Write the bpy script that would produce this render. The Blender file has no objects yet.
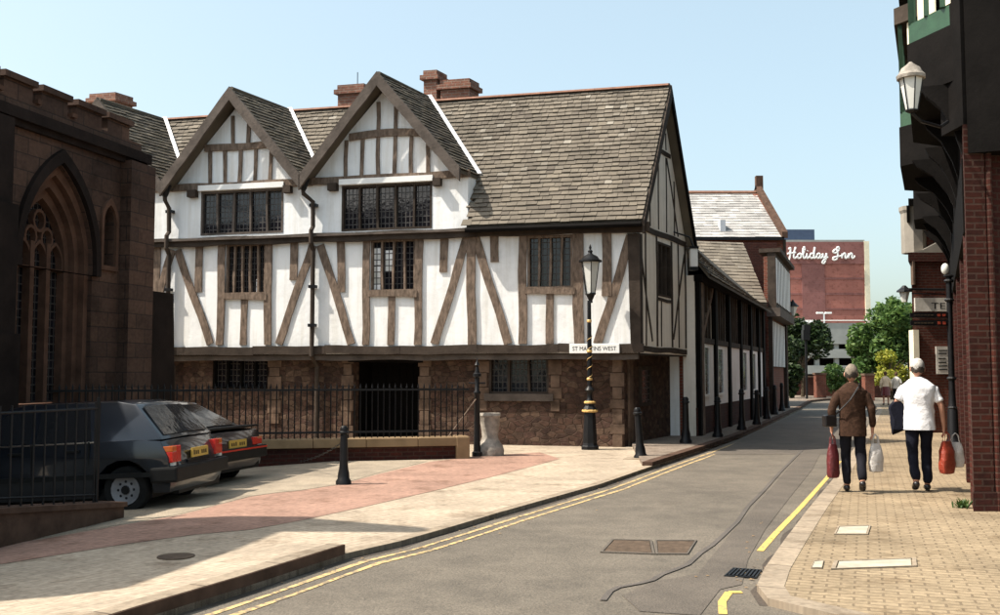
import bpy, bmesh, math, random
from mathutils import Vector, Matrix, noise
from mathutils.geometry import tessellate_polygon
random.seed(7)
V = Vector
R = math.radians
scene = bpy.context.scene
COL = scene.collection
CAMH = 1.6
TH = math.atan(0.0655)
CAM = V((0, 0, CAMH))

# ---------------------------------------------------------------- geometry of the survey: pixel rays met with real planes
def ray(px, py):
    dx = (px - 500) / 1000; dz = (307.5 - py) / 1000
    c, s = math.cos(TH), math.sin(TH)
    return V((dx, c - dz * s, s + dz * c))
def gnd(px, py, z=0.0):
    r = ray(px, py); t = (z - CAMH) / r.z
    return CAM + r * t
def atY(px, py, Y):
    r = ray(px, py); return CAM + r * (Y / r.y)

class Frame:
    """upright plane: O origin, U horizontal along it, N outward normal"""
    def __init__(s, O, U, N=None, flip=False):
        s.O = V(O); s.U = V((U[0], U[1], 0)).normalized()
        s.N = V((s.U.y, -s.U.x, 0)) if N is None else V((N[0], N[1], 0)).normalized()
        if flip: s.N = -s.N
    def p(s, u, z, n=0): return s.O + s.U * u + V((0, 0, z)) + s.N * n
    def px(s, x, y, n=0):
        r = ray(x, y); O = s.O + s.N * n
        t = (O - CAM).dot(s.N) / r.dot(s.N)
        q = CAM + r * t - s.O
        return (q.dot(s.U), q.z)

def tag(o, label=None, cat=None, group=None, kind=None):
    if label: o['label'] = label
    if cat: o['category'] = cat
    if group: o['group'] = group
    if kind: o['kind'] = kind
    return o
WL = {}
def empty(name, loc, label=None, cat=None, group=None):
    o = bpy.data.objects.new(name, None); COL.objects.link(o)
    o.location = loc; o.empty_display_size = .2
    WL[o.name] = V(loc)
    return tag(o, label, cat, group)

class MB:
    def __init__(s): s.v = []; s.f = []
    def add(s, vs, fs, M=None):
        k = len(s.v)
        s.v += [(M @ V(q)) if M else V(q) for q in vs]
        s.f += [tuple(i + k for i in f) for f in fs]
        return s
    def box(s, x0, x1, y0, y1, z0, z1, M=None):
        vs = [(x0,y0,z0),(x1,y0,z0),(x1,y1,z0),(x0,y1,z0),(x0,y0,z1),(x1,y0,z1),(x1,y1,z1),(x0,y1,z1)]
        return s.add(vs, [(3,2,1,0),(4,5,6,7),(0,1,5,4),(1,2,6,5),(2,3,7,6),(3,0,4,7)], M)
    def hexa(s, a, b):
        """two quads (lists of 4 points) joined"""
        return s.add(list(a) + list(b), [(3,2,1,0),(4,5,6,7),(0,1,5,4),(1,2,6,5),(2,3,7,6),(3,0,4,7)])
    def prism(s, pts, off, holes=()):
        pts = [V(p) for p in pts]; hs = [[V(p) for p in h] for h in holes]; off = V(off)
        loops = [pts] + hs
        tris = tessellate_polygon(loops)
        flat = [p for l in loops for p in l]; n = len(flat)
        k = len(s.v)
        s.v += flat + [p + off for p in flat]
        if not hs: s.f.append(tuple(range(k, k + n))); s.f.append(tuple(range(k + 2*n - 1, k + n - 1, -1)))
        else:
            for t in tris:
                s.f.append(tuple(k + i for i in t)); s.f.append(tuple(k + n + i for i in reversed(t)))
        b = k
        for l in loops:
            m = len(l)
            for i in range(m):
                j = (i + 1) % m
                s.f.append((b + i, b + j, b + n + j, b + n + i))
            b += m
        return s
    def plate(s, fr, uz, n0, n1, holes=()):
        return s.prism([fr.p(u, z, n0) for u, z in uz], fr.N * (n1 - n0), [[fr.p(u, z, n0) for u, z in h] for h in holes])
    def rect(s, fr, u0, u1, z0, z1, n0, n1, holes=()):
        return s.plate(fr, [(u0,z0),(u1,z0),(u1,z1),(u0,z1)], n0, n1, holes)
    def timber(s, fr, a, b, w, n0, n1, w2=None):
        """slightly uneven beam in a wall plane between (u,z) points"""
        a = V(a); b = V(b); d = (b - a); L = d.length; d /= L; q = V((-d.y, d.x)); w2 = w2 or w
        k = max(2, int(L / .35)); l1 = []; l2 = []
        ph = random.random() * 9
        for i in range(k + 1):
            t = i / k; c = a + (b - a) * t + q * (.012 * math.sin(ph + 3 * t * L))
            ww = (w + (w2 - w) * t) / 2
            l1.append(c + q * (ww + random.uniform(-.007, .007))); l2.append(c - q * (ww + random.uniform(-.007, .007)))
        poly = [(p.x, p.y) for p in l1] + [(p.x, p.y) for p in reversed(l2)]
        return s.plate(fr, poly, n0, n1)
    def tube(s, path, r, seg=8, cap=True):
        path = [V(p) for p in path]; rs = r if isinstance(r, (list, tuple)) else [r] * len(path)
        k = len(s.v); n = len(path)
        up = V((0, 0, 1))
        for i, p in enumerate(path):
            d = (path[min(i+1, n-1)] - path[max(i-1, 0)]).normalized()
            ref = up if abs(d.z) < .95 else V((1, 0, 0))
            a = d.cross(ref).normalized(); b = d.cross(a)
            for j in range(seg):
                t = 2 * math.pi * j / seg
                s.v.append(p + (a * math.cos(t) + b * math.sin(t)) * rs[i])
        for i in range(n - 1):
            for j in range(seg):
                j2 = (j + 1) % seg
                s.f.append((k + i*seg + j, k + i*seg + j2, k + (i+1)*seg + j2, k + (i+1)*seg + j))
        if cap:
            s.f.append(tuple(k + j for j in range(seg))[::-1]); s.f.append(tuple(k + (n-1)*seg + j for j in range(seg)))
        return s
    def lathe(s, prof, M=None, seg=16, c=(0,0,0)):
        k = len(s.v); c = V(c)
        for r, z in prof:
            for j in range(seg):
                t = 2 * math.pi * (j + .5) / seg
                q = V((r * math.cos(t), r * math.sin(t), z)); s.v.append(((M @ q) if M else q) + c)
        for i in range(len(prof) - 1):
            for j in range(seg):
                j2 = (j + 1) % seg
                s.f.append((k+i*seg+j, k+i*seg+j2, k+(i+1)*seg+j2, k+(i+1)*seg+j))
        s.f.append(tuple(k + j for j in range(seg))[::-1]); s.f.append(tuple(k + (len(prof)-1)*seg + j for j in range(seg)))
        return s
    def ball(s, c, rx, ry=None, rz=None, seg=12, rings=8, jit=0):
        ry = ry or rx; rz = rz or rx; k = len(s.v); c = V(c)
        s.v.append(c + V((0, 0, -rz)))
        for i in range(1, rings):
            ph = -math.pi/2 + math.pi * i / rings
            for j in range(seg):
                t = 2*math.pi*j/seg; q = 1 + random.uniform(-jit, jit)
                s.v.append(c + V((rx*math.cos(ph)*math.cos(t)*q, ry*math.cos(ph)*math.sin(t)*q, rz*math.sin(ph)*q)))
        s.v.append(c + V((0, 0, rz))); e = len(s.v) - 1
        for j in range(seg):
            j2 = (j+1) % seg
            s.f.append((k, k+1+j2, k+1+j)); s.f.append((e, e-seg+j, e-seg+j2))
            for i in range(rings-2):
                s.f.append((k+1+i*seg+j, k+1+i*seg+j2, k+1+(i+1)*seg+j2, k+1+(i+1)*seg+j))
        return s
    def build(s, name, mat, parent=None, base=None, smooth=False, bevel=0, recalc=True):
        me = bpy.data.meshes.new(name)
        b = V(base) if base is not None else V((0, 0, 0))
        if parent is not None: b = WL[parent.name]
        me.from_pydata([v - b for v in s.v], [], s.f)
        bm = bmesh.new(); bm.from_mesh(me)
        if recalc: bmesh.ops.recalc_face_normals(bm, faces=bm.faces)
        if bevel:
            bmesh.ops.remove_doubles(bm, verts=bm.verts, dist=1e-5)
            ed = [e for e in bm.edges if len(e.link_faces) == 2 and e.calc_face_angle(0) > .5]
            bmesh.ops.bevel(bm, geom=ed, offset=bevel, segments=2, profile=.6, affect='EDGES', clamp_overlap=True)
        uv = bm.loops.layers.uv.new('UVMap')
        for f in bm.faces:
            n = f.normal
            f.smooth = smooth
            if abs(n.z) > .8:
                for l in f.loops: l[uv].uv = (l.vert.co.x + b.x, l.vert.co.y + b.y)
            else:
                t = V((-n.y, n.x, 0)).normalized(); w = n.cross(t); 
                if w.z < 0: w = -w
                for l in f.loops:
                    q = l.vert.co + b; l[uv].uv = (q.dot(t), q.dot(w))
        bm.to_mesh(me); bm.free()
        o = bpy.data.objects.new(name, me); COL.objects.link(o)
        o.data.materials.append(mat)
        if parent is not None: o.parent = parent
        else: o.location = b
        WL[o.name] = b
        if smooth: 
            try: me.set_sharp_from_angle(angle=R(40))
            except Exception: pass
        return o

def sheet(name, pts, z, mat, thick=0, bis=True):
    """flat surface polygon that follows the fall of the ground"""
    bm = bmesh.new()
    vs = [bm.verts.new((p[0], p[1], 0)) for p in pts]
    bm.faces.new(vs)
    for bx in (-3.0, -4.5, -6.0, -9.0):
        g = bm.verts[:] + bm.edges[:] + bm.faces[:]
        bmesh.ops.bisect_plane(bm, geom=g, plane_co=(bx, 0, 0), plane_no=(1, 0, 0), dist=1e-5)
    bmesh.ops.recalc_face_normals(bm, faces=bm.faces)
    for f in bm.faces:
        if f.normal.z < 0: f.normal_flip()
    if thick:
        r = bmesh.ops.extrude_face_region(bm, geom=bm.faces[:])
        top = [e for e in r['geom'] if isinstance(e, bmesh.types.BMVert)]
        ts = set(top)
        for v in bm.verts: v.co.z = (z if v in ts else z - thick) + gz(v.co.x)
        bmesh.ops.recalc_face_normals(bm, faces=bm.faces)
    else:
        for v in bm.verts: v.co.z = z + gz(v.co.x)
    uv = bm.loops.layers.uv.new('UVMap')
    for f in bm.faces:
        for l in f.loops: l[uv].uv = (l.vert.co.x, l.vert.co.y)
    me = bpy.data.meshes.new(name); bm.to_mesh(me); bm.free()
    o = bpy.data.objects.new(name, me); COL.objects.link(o); me.materials.append(mat)
    return tag(o, kind='structure')
def gz(x):
    if x > -3: return 0.0
    if x < -9: return -.33
    return -.055 * (-3 - x)

def text_mesh(body, width, height, depth=.004):
    cu = bpy.data.curves.new('txt', 'FONT'); cu.body = body; cu.size = 1; cu.extrude = 0
    o = bpy.data.objects.new('txt', cu); COL.objects.link(o)
    bpy.context.view_layer.update()
    me = bpy.data.meshes.new_from_object(o.evaluated_get(bpy.context.evaluated_depsgraph_get()))
    bpy.data.objects.remove(o)
    xs = [v.co.x for v in me.vertices]; ys = [v.co.y for v in me.vertices]
    x0, x1, y0, y1 = min(xs), max(xs), min(ys), max(ys)
    vs = [((v.co.x-x0)/(x1-x0)*width, (v.co.y-y0)/(y1-y0)*height) for v in me.vertices]
    fs = [tuple(p.vertices) for p in me.polygons]
    return vs, fs
def put_text(fr, body, u0, z0, w, h, n, name, mat, parent):
    vs, fs = text_mesh(body, w, h)
    m = MB(); m.v = [fr.p(u0 + a, z0 + b, n) for a, b in vs]; m.f = fs
    return m.build(name, mat, parent)

# ---------------------------------------------------------------- materials
def newmat(name):
    m = bpy.data.materials.new(name); m.use_nodes = True
    nt = m.node_tree; b = nt.nodes['Principled BSDF']
    return m, nt, b, nt.nodes, nt.links
def ramp(N, L, src, stops):
    r = N.new('ShaderNodeValToRGB'); e = r.color_ramp.elements
    while len(e) < len(stops): e.new(.5)
    for i, (p, c) in enumerate(stops):
        e[i].position = p; e[i].color = (*c, 1)
    L.new(src, r.inputs[0]); return r
def noise_n(N, L, vec, scale, detail=6, rough=.6):
    n = N.new('ShaderNodeTexNoise'); n.inputs['Scale'].default_value = scale
    n.inputs['Detail'].default_value = detail; n.inputs['Roughness'].default_value = rough
    L.new(vec, n.inputs['Vector']); return n
def bump(N, L, b, h, strength=.4, dist=.02, prev=None):
    u = N.new('ShaderNodeBump'); u.inputs['Strength'].default_value = strength; u.inputs['Distance'].default_value = dist
    L.new(h, u.inputs['Height'])
    if prev: L.new(prev.outputs[0], u.inputs['Normal'])
    L.new(u.outputs[0], b.inputs['Normal']); return u
def mul(c, k): return tuple(max(0, min(1, x * k)) for x in c)
def mixc(N, L, fac, a, bb, mode='MIX', f=1.0):
    m = N.new('ShaderNodeMix'); m.data_type = 'RGBA'; m.blend_type = mode
    if fac is None: m.inputs[0].default_value = f
    else: L.new(fac, m.inputs[0])
    for i, s in ((6, a), (7, bb)):
        if isinstance(s, tuple): m.inputs[i].default_value = (*s, 1)
        else: L.new(s, m.inputs[i])
    return m.outputs[2]
def mat(name, col, rough=.8, var=.25, scale=2.5, bs=.3, bscale=25, metal=0, bdist=.01, stretch=None, coat=0, spec=None):
    if spec is None: spec = .5 if (rough < .5 or coat) else .12
    m, nt, b, N, L = newmat(name)
    tc = N.new('ShaderNodeTexCoord'); vec = tc.outputs['Object']
    if stretch:
        mp = N.new('ShaderNodeMapping'); mp.inputs['Scale'].default_value = stretch; L.new(vec, mp.inputs[0]); vec = mp.outputs[0]
    n = noise_n(N, L, vec, scale)
    r = ramp(N, L, n.outputs[0], [(.3, mul(col, 1 - var)), (.7, mul(col, 1 + var))])
    L.new(r.outputs[0], b.inputs['Base Color'])
    b.inputs['Roughness'].default_value = rough; b.inputs['Metallic'].default_value = metal
    b.inputs['Specular IOR Level'].default_value = spec
    if coat: b.inputs['Coat Weight'].default_value = coat; b.inputs['Coat Roughness'].default_value = .05
    if bs:
        n2 = noise_n(N, L, vec, bscale); bump(N, L, b, n2.outputs[0], bs, bdist)
    return m
def mat_brick(name, c1, c2, mort, w=.22, h=.075, ms=.012, rot=0, rough=.85, off=.5, var=.35, bs=.5, big=.6, dist=.012):
    m, nt, b, N, L = newmat(name)
    tc = N.new('ShaderNodeTexCoord'); mp = N.new('ShaderNodeMapping')
    mp.inputs['Rotation'].default_value = (0, 0, rot); L.new(tc.outputs['UV'], mp.inputs[0])
    nd = noise_n(N, L, tc.outputs['UV'], 5, 3); 
    sc = N.new('ShaderNodeVectorMath'); sc.operation = 'SCALE'; sc.inputs['Scale'].default_value = .012
    L.new(nd.outputs['Color'], sc.inputs[0])
    ad = N.new('ShaderNodeVectorMath'); ad.operation = 'ADD'; L.new(mp.outputs[0], ad.inputs[0]); L.new(sc.outputs[0], ad.inputs[1])
    br = N.new('ShaderNodeTexBrick'); br.offset = off
    br.inputs['Color1'].default_value = (*c1, 1); br.inputs['Color2'].default_value = (*c2, 1); br.inputs['Mortar'].default_value = (*mort, 1)
    br.inputs['Scale'].default_value = 1; br.inputs['Brick Width'].default_value = w; br.inputs['Row Height'].default_value = h
    br.inputs['Mortar Size'].default_value = ms; br.inputs['Mortar Smooth'].default_value = .3
    L.new(ad.outputs[0], br.inputs['Vector'])
    n = noise_n(N, L, tc.outputs['UV'], big)
    r = ramp(N, L, n.outputs[0], [(.3, (1 - var,) * 3), (.72, (1 + var * .6,) * 3)])
    c = mixc(N, L, None, br.outputs['Color'], r.outputs[0], 'MULTIPLY')
    n3 = noise_n(N, L, tc.outputs['UV'], 14)
    r3 = ramp(N, L, n3.outputs[0], [(.3, (.75,) * 3), (.7, (1.2,) * 3)])
    c = mixc(N, L, None, c, r3.outputs[0], 'MULTIPLY')
    n6 = noise_n(N, L, tc.outputs['UV'], 1.7, 5, .7); r6 = ramp(N, L, n6.outputs[0], [(.34, (.66, .63, .6)), (.47, (1, 1, 1))]); c = mixc(N, L, None, c, r6.outputs[0], 'MULTIPLY')
    L.new(c, b.inputs['Base Color']); b.inputs['Roughness'].default_value = rough; b.inputs['Specular IOR Level'].default_value = .2
    inv = N.new('ShaderNodeMath'); inv.operation = 'SUBTRACT'; inv.inputs[0].default_value = 1; L.new(br.outputs['Fac'], inv.inputs[1])
    u = bump(N, L, b, inv.outputs[0], bs, dist)
    n2 = noise_n(N, L, tc.outputs['UV'], 60); bump(N, L, b, n2.outputs[0], .3, .006, u)
    return m
def mat_rubble(name, cols, scale=3.2, mort=(.2, .15, .1), sx=1.0, sz=1.7):
    m, nt, b, N, L = newmat(name)
    tc = N.new('ShaderNodeTexCoord'); mp = N.new('ShaderNodeMapping'); mp.inputs['Scale'].default_value = (sx, sz, 1)
    nd = noise_n(N, L, tc.outputs['UV'], 3, 3)
    sc = N.new('ShaderNodeVectorMath'); sc.operation = 'SCALE'; sc.inputs['Scale'].default_value = .12
    L.new(nd.outputs['Color'], sc.inputs[0])
    ad = N.new('ShaderNodeVectorMath'); ad.operation = 'ADD'; L.new(tc.outputs['UV'], ad.inputs[0]); L.new(sc.outputs[0], ad.inputs[1])
    L.new(ad.outputs[0], mp.inputs[0])
    vo = N.new('ShaderNodeTexVoronoi'); vo.voronoi_dimensions = '2D'; vo.inputs['Scale'].default_value = scale; vo.inputs['Randomness'].default_value = .85
    L.new(mp.outputs[0], vo.inputs['Vector'])
    ve = N.new('ShaderNodeTexVoronoi'); ve.voronoi_dimensions = '2D'; ve.feature = 'DISTANCE_TO_EDGE'; ve.inputs['Scale'].default_value = scale; ve.inputs['Randomness'].default_value = .85
    L.new(mp.outputs[0], ve.inputs['Vector'])
    k = len(cols); r = ramp(N, L, vo.outputs['Color'], [((i + .5) / k, c) for i, c in enumerate(cols)])
    r.color_ramp.interpolation = 'LINEAR'
    e = ramp(N, L, ve.outputs[0], [(.02, (0, 0, 0)), (.09, (1, 1, 1))])
    c = mixc(N, L, e.outputs[0], mort, r.outputs[0])
    n3 = noise_n(N, L, tc.outputs['UV'], 9); r3 = ramp(N, L, n3.outputs[0], [(.3, (.6,) * 3), (.7, (1.3,) * 3)])
    c = mixc(N, L, None, c, r3.outputs[0], 'MULTIPLY')
    n5 = noise_n(N, L, tc.outputs['UV'], .8); r5 = ramp(N, L, n5.outputs[0], [(.3, (.6,.58,.56)), (.7, (1.15,1.15,1.15))]); c = mixc(N, L, None, c, r5.outputs[0], 'MULTIPLY')
    L.new(c, b.inputs['Base Color']); b.inputs['Roughness'].default_value = .95; b.inputs['Specular IOR Level'].default_value = .15
    u = bump(N, L, b, e.outputs[0], .7, .03); n2 = noise_n(N, L, tc.outputs['UV'], 30); bump(N, L, b, n2.outputs[0], .5, .012, u)
    return m
def mat_island(name, stops, rough=.9, bs=.4, spec=.3, trans=0):
    """each separate tile or leaf picks its own colour"""
    m, nt, b, N, L = newmat(name)
    g = N.new('ShaderNodeNewGeometry'); r = ramp(N, L, g.outputs['Random Per Island'], stops)
    tc = N.new('ShaderNodeTexCoord'); n = noise_n(N, L, tc.outputs['Object'], 1.3)
    r3 = ramp(N, L, n.outputs[0], [(.3, (.72,) * 3), (.7, (1.25,) * 3)])
    c = mixc(N, L, None, r.outputs[0], r3.outputs[0], 'MULTIPLY')
    L.new(c, b.inputs['Base Color']); b.inputs['Roughness'].default_value = rough; b.inputs['Specular IOR Level'].default_value = spec
    if bs: n2 = noise_n(N, L, tc.outputs['Object'], 22); bump(N, L, b, n2.outputs[0], bs, .012)
    if trans:
        tr = N.new('ShaderNodeBsdfTranslucent'); L.new(c, tr.inputs[0]); mx = N.new('ShaderNodeMixShader'); mx.inputs[0].default_value = trans
        L.new(b.outputs[0], mx.inputs[1]); L.new(tr.outputs[0], mx.inputs[2]); L.new(mx.outputs[0], N['Material Output'].inputs[0])
    return m
def mat_glass(name, col=(.012, .013, .015), lead=None, rough=.08, w=.1, h=.14):
    m, nt, b, N, L = newmat(name)
    tc = N.new('ShaderNodeTexCoord')
    b.inputs['Roughness'].default_value = rough
    b.inputs['Base Color'].default_value = (*col, 1)
    n = noise_n(N, L, tc.outputs['Object'], 6, 2); u = bump(N, L, b, n.outputs[0], .15, .02)
    if lead:
        br = N.new('ShaderNodeTexBrick'); br.offset = 0
        br.inputs['Scale'].default_value = 1; br.inputs['Brick Width'].default_value = w; br.inputs['Row Height'].default_value = h
        br.inputs['Mortar Size'].default_value = .012; br.inputs['Color1'].default_value = (*col, 1); br.inputs['Color2'].default_value = (*mul(col, 2.2), 1)
        br.inputs['Mortar'].default_value = (*lead, 1); L.new(tc.outputs['UV'], br.inputs['Vector'])
        L.new(br.outputs['Color'], b.inputs['Base Color'])
        mr = N.new('ShaderNodeMapRange'); mr.inputs[3].default_value = rough; mr.inputs[4].default_value = .6
        L.new(br.outputs['Fac'], mr.inputs[0]); L.new(mr.outputs[0], b.inputs['Roughness'])
    return m
def mat_plaster(name, col):
    m, nt, b, N, L = newmat(name)
    tc = N.new('ShaderNodeTexCoord'); n = noise_n(N, L, tc.outputs['Object'], .9, 8, .7)
    r = ramp(N, L, n.outputs[0], [(.25, mul(col, .8)), (.5, col), (.75, mul(col, 1.04))])
    mp = N.new('ShaderNodeMapping'); mp.inputs['Scale'].default_value = (6, 6, .5); L.new(tc.outputs['Object'], mp.inputs[0])
    n2 = noise_n(N, L, mp.outputs[0], 1, 4); r2 = ramp(N, L, n2.outputs[0], [(.3, (.86, .84, .8)), (.55, (1, 1, 1))])
    L.new(mixc(N, L, None, r.outputs[0], r2.outputs[0], 'MULTIPLY'), b.inputs['Base Color'])
    b.inputs['Roughness'].default_value = .9
    n3 = noise_n(N, L, tc.outputs['Object'], 9); bump(N, L, b, n3.outputs[0], .35, .02)
    return m
def mat_asphalt(name, col, var=.22):
    m, nt, b, N, L = newmat(name)
    tc = N.new('ShaderNodeTexCoord'); n = noise_n(N, L, tc.outputs['Object'], .55, 6, .65)
    r = ramp(N, L, n.outputs[0], [(.3, mul(col, 1 - var)), (.7, mul(col, 1 + var))])
    n2 = noise_n(N, L, tc.outputs['Object'], 70, 3); r2 = ramp(N, L, n2.outputs[0], [(.35, (.68,) * 3), (.65, (1.35,) * 3)])
    c = mixc(N, L, None, r.outputs[0], r2.outputs[0], 'MULTIPLY')
    n4 = noise_n(N, L, tc.outputs['Object'], 2.2, 5); r4 = ramp(N, L, n4.outputs[0], [(.3, (.86, .85, .84)), (.6, (1.06, 1.05, 1.04))])
    c = mixc(N, L, None, c, r4.outputs[0], 'MULTIPLY')
    n6 = noise_n(N, L, tc.outputs['Object'], 1.1, 3, .5); r6 = ramp(N, L, n6.outputs[0], [(.60, (1, 1, 1)), (.68, (.80, .79, .78))]); c = mixc(N, L, None, c, r6.outputs[0], 'MULTIPLY')
    L.new(c, b.inputs['Base Color']); b.inputs['Roughness'].default_value = .85
    bump(N, L, b, n2.outputs[0], .6, .012)
    return m
def mat_worn(name, col, under, amt=.5):
    m, nt, b, N, L = newmat(name)
    tc = N.new('ShaderNodeTexCoord'); n = noise_n(N, L, tc.outputs['Object'], 14, 8, .75)
    r = ramp(N, L, n.outputs[0], [(amt - .08, (0, 0, 0)), (amt + .05, (1, 1, 1))])
    L.new(mixc(N, L, r.outputs[0], under, col), b.inputs['Base Color']); b.inputs['Roughness'].default_value = .8
    return m

M_ = {}
M_['plaster'] = mat_plaster('white limewash', (.84, .845, .84))
M_['plaster_side'] = mat_plaster('side plaster with bounce tint', (.86, .79, .70))  # street bounce on the shaded gable side warmed into the plaster colour
M_['oak'] = mat('weathered oak', (.165, .122, .093), .85, .5, 5, .6, 14, stretch=(3, 3, 1), bdist=.02)
M_['oak_dark'] = mat('dark oak', (.05, .038, .03), .8, .35, 3, .5, 18, bdist=.015)
M_['oak_grey'] = mat('grey oak boards', (.10, .082, .07), .85, .35, 3, .6, 16, bdist=.015)
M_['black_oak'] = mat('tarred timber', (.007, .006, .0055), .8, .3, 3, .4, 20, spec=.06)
M_['rubble'] = mat_rubble('brown rubble stone', scale=5.2, cols=[(.055,.033,.026),(.10,.058,.042),(.045,.028,.023),(.13,.085,.06),(.075,.042,.033),(.095,.06,.046)], mort=(.075,.05,.036))
M_['dressed'] = mat('dressed sandstone', (.115, .077, .055), .9, .5, 3, .5, 20, bdist=.015)
M_['church'] = mat_brick('church sandstone blocks', (.10,.056,.039), (.068,.04,.03), (.042,.028,.022), .55, .27, .012, var=.5, big=.5, bs=.4)
M_['church_trim'] = mat('church moulded sandstone', (.10, .054, .037), .9, .35, 2.5, .6, 14, bdist=.02)
M_['church_dark'] = mat('sooty stone darkened for shade', (.018, .012, .010), .9, .4, 2, .5, 14, bdist=.02)  # soot-dark stone, darkened further to hold the church's shade
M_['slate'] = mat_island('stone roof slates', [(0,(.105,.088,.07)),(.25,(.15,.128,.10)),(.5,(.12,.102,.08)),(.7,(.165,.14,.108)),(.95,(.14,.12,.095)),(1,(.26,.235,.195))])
M_['slate_dark'] = mat_island('shade toned dark slates', [(0,(.06,.05,.04)),(.4,(.10,.085,.065)),(.8,(.085,.07,.05)),(1,(.14,.12,.09))])  # darker copy of the slates, shade of right-facing slopes in its colour
M_['slate_pale'] = mat_island('pale grey slates', [(0,(.26,.25,.24)),(.5,(.32,.31,.295)),(1,(.38,.365,.35))], bs=.2)
M_['ridge_red'] = mat('red ridge tiles', (.22, .12, .085), .85, .25, 6)
M_['lead'] = mat('lead flashing', (.42, .44, .47), .45, .15, 5, .2)
M_['brick'] = mat_brick('red brick', (.20,.055,.032), (.14,.04,.027), (.17,.11,.08))
M_['brick_dark'] = mat_brick('dark red brick', (.062,.015,.010), (.035,.010,.008), (.055,.028,.02))
M_['brick_hotel'] = mat_brick('hotel brick', (.36,.14,.11), (.33,.125,.10), (.34,.16,.13), .9, .3, .02, bs=.1, var=.12)
M_['brick_hotel2'] = mat_brick('hotel purple brick', (.25,.11,.10), (.23,.10,.09), (.24,.12,.11), .9, .3, .02, bs=.1, var=.12)
M_['brick_chim'] = mat_brick('old chimney brick', (.26,.12,.08), (.20,.09,.065), (.26,.19,.15))
M_['concrete'] = mat('concrete', (.29, .30, .285), .9, .15, .6, .3, 8)
M_['cream'] = mat('cream render', (.72, .66, .5), .85, .1)
M_['white'] = mat('white paint', (.8, .8, .78), .5, .08, 4, .1)
M_['off_white'] = mat('aged white paint', (.5, .47, .42), .6, .2, 4, .2)
M_['asphalt'] = mat_asphalt('road asphalt', (.108, .091, .070))
M_['asphalt2'] = mat_asphalt('newer asphalt and hall shadow', (.086, .071, .056))  # road repairs, and the hall's painted shadow farther up the road
M_['asphalt3'] = mat_asphalt('tar seam', (.080, .068, .058))
M_['gravel'] = mat_asphalt('setts parking', (.25, .205, .15), .35)
M_['setts'] = mat_brick('granite setts', (.23,.2,.16), (.17,.15,.125), (.11,.095,.08), .16, .11, .014, rot=R(14), bs=.7, var=.3, big=.4)
M_['pave'] = mat_brick('beige block paving', (.29,.222,.142), (.245,.186,.118), (.17,.128,.082), .2, .1, .010, rot=R(20), var=.38, big=.5, bs=.5, dist=.006)
M_['pave_l'] = mat_brick('beige small paving', (.40,.328,.248), (.355,.29,.218), (.29,.235,.175), .2, .1, .007, rot=R(-52), var=.26, big=.8, bs=.3, dist=.004)
M_['pave_red'] = mat_brick('red block paving', (.33,.20,.15), (.295,.18,.135), (.24,.15,.115), .2, .1, .007, rot=R(-52), var=.26, big=.8, bs=.3, dist=.004)
M_['kerb'] = mat_brick('granite kerb', (.30,.24,.175), (.26,.21,.155), (.13,.1,.075), .9, 5, .012, rot=R(-62), var=.25, big=1.2, bs=.3)
M_['kerb_dark'] = mat('dark kerb stone', (.075, .045, .032), .9, .4, 4, .5)  # dark tone on kerb faces and the low kerb wall
M_['slab'] = mat('pale cover slab', (.37, .33, .26), .85, .25, 4, .3, 40)
M_['yellow'] = mat_worn('worn yellow paint', (.50, .35, .15), (.15, .12, .085), .5)
M_['yellow2'] = mat_worn('yellow paint', (.54, .37, .09), (.2, .16, .1), .46)
M_['whiteline'] = mat_worn('worn white paint', (.62, .58, .5), (.2, .18, .15), .42)
M_['iron'] = mat('black painted iron', (.008, .008, .009), .42, .3, 6, .25, 30, spec=.22)
M_['rust'] = mat('rusty cover iron', (.085, .06, .042), .7, .35, 12, .5, 40)
M_['gold'] = mat('gilt paint', (.6, .38, .13), .45, .2, 9, .2)
M_['glass'] = mat_glass('dark glass')
M_['leaded'] = mat_glass('leaded glass', (.006,.006,.008), (.04,.034,.03))
M_['leaded_pale'] = mat_glass('leaded glass painted bright', (.55,.55,.5), (.06,.05,.05))  # light seen in the window, painted into the glass colour
M_['lampglass'] = mat('milky lamp glass', (.6, .6, .56), .25, .08, 5, 0)
M_['ground'] = mat('ground', (.16, .14, .11), .95, .3, .3, .4, 6)
M_['skin'] = mat('skin', (.42, .22, .15), .6, .12, 9, .1)
M_['hair'] = mat('grey hair', (.20, .165, .13), .8, .3, 30, .6, 90)
M_['hair_white'] = mat('white hair', (.42, .40, .37), .8, .3, 30, .6, 90)
M_['hair_br'] = mat('brown hair', (.08, .045, .025), .8, .3, 30, .6, 90)
M_['tweed'] = mat('brown tweed', (.042, .022, .014), .9, .4, 30, .5, 60)
M_['black_cloth'] = mat('black cloth', (.010, .010, .014), .85, .35, 8, .4, 40)
M_['white_cloth'] = mat('white shirt cotton', (.82, .82, .84), .8, .05, 5, .35, 14, bdist=.03)
M_['beige_cloth'] = mat('beige coat cloth', (.55, .45, .33), .85, .15, 5, .3, 14)
M_['navy'] = mat('navy cloth', (.008, .009, .016), .85, .3, 8, .4, 30)
M_['shoe'] = mat('black leather', (.012, .01, .01), .35, .2, 8, .2)
M_['bag_red'] = mat('dark red bag', (.10, .012, .014), .45, .3, 12, .6, 20, bdist=.03)
M_['bag_red2'] = mat('red plastic bag', (.26, .04, .02), .4, .25, 10, .6, 20, bdist=.03)
M_['bag_white'] = mat('white plastic bag', (.5, .47, .44), .4, .15, 10, .6, 20, bdist=.03)
M_['paint_blue'] = mat('blue grey car paint', (.007, .011, .018), .28, .1, 3, 0, metal=.4, coat=.8)
M_['paint_red'] = mat('maroon car paint', (.022, .012, .014), .3, .1, 3, 0, metal=.3, coat=.8)
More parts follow.
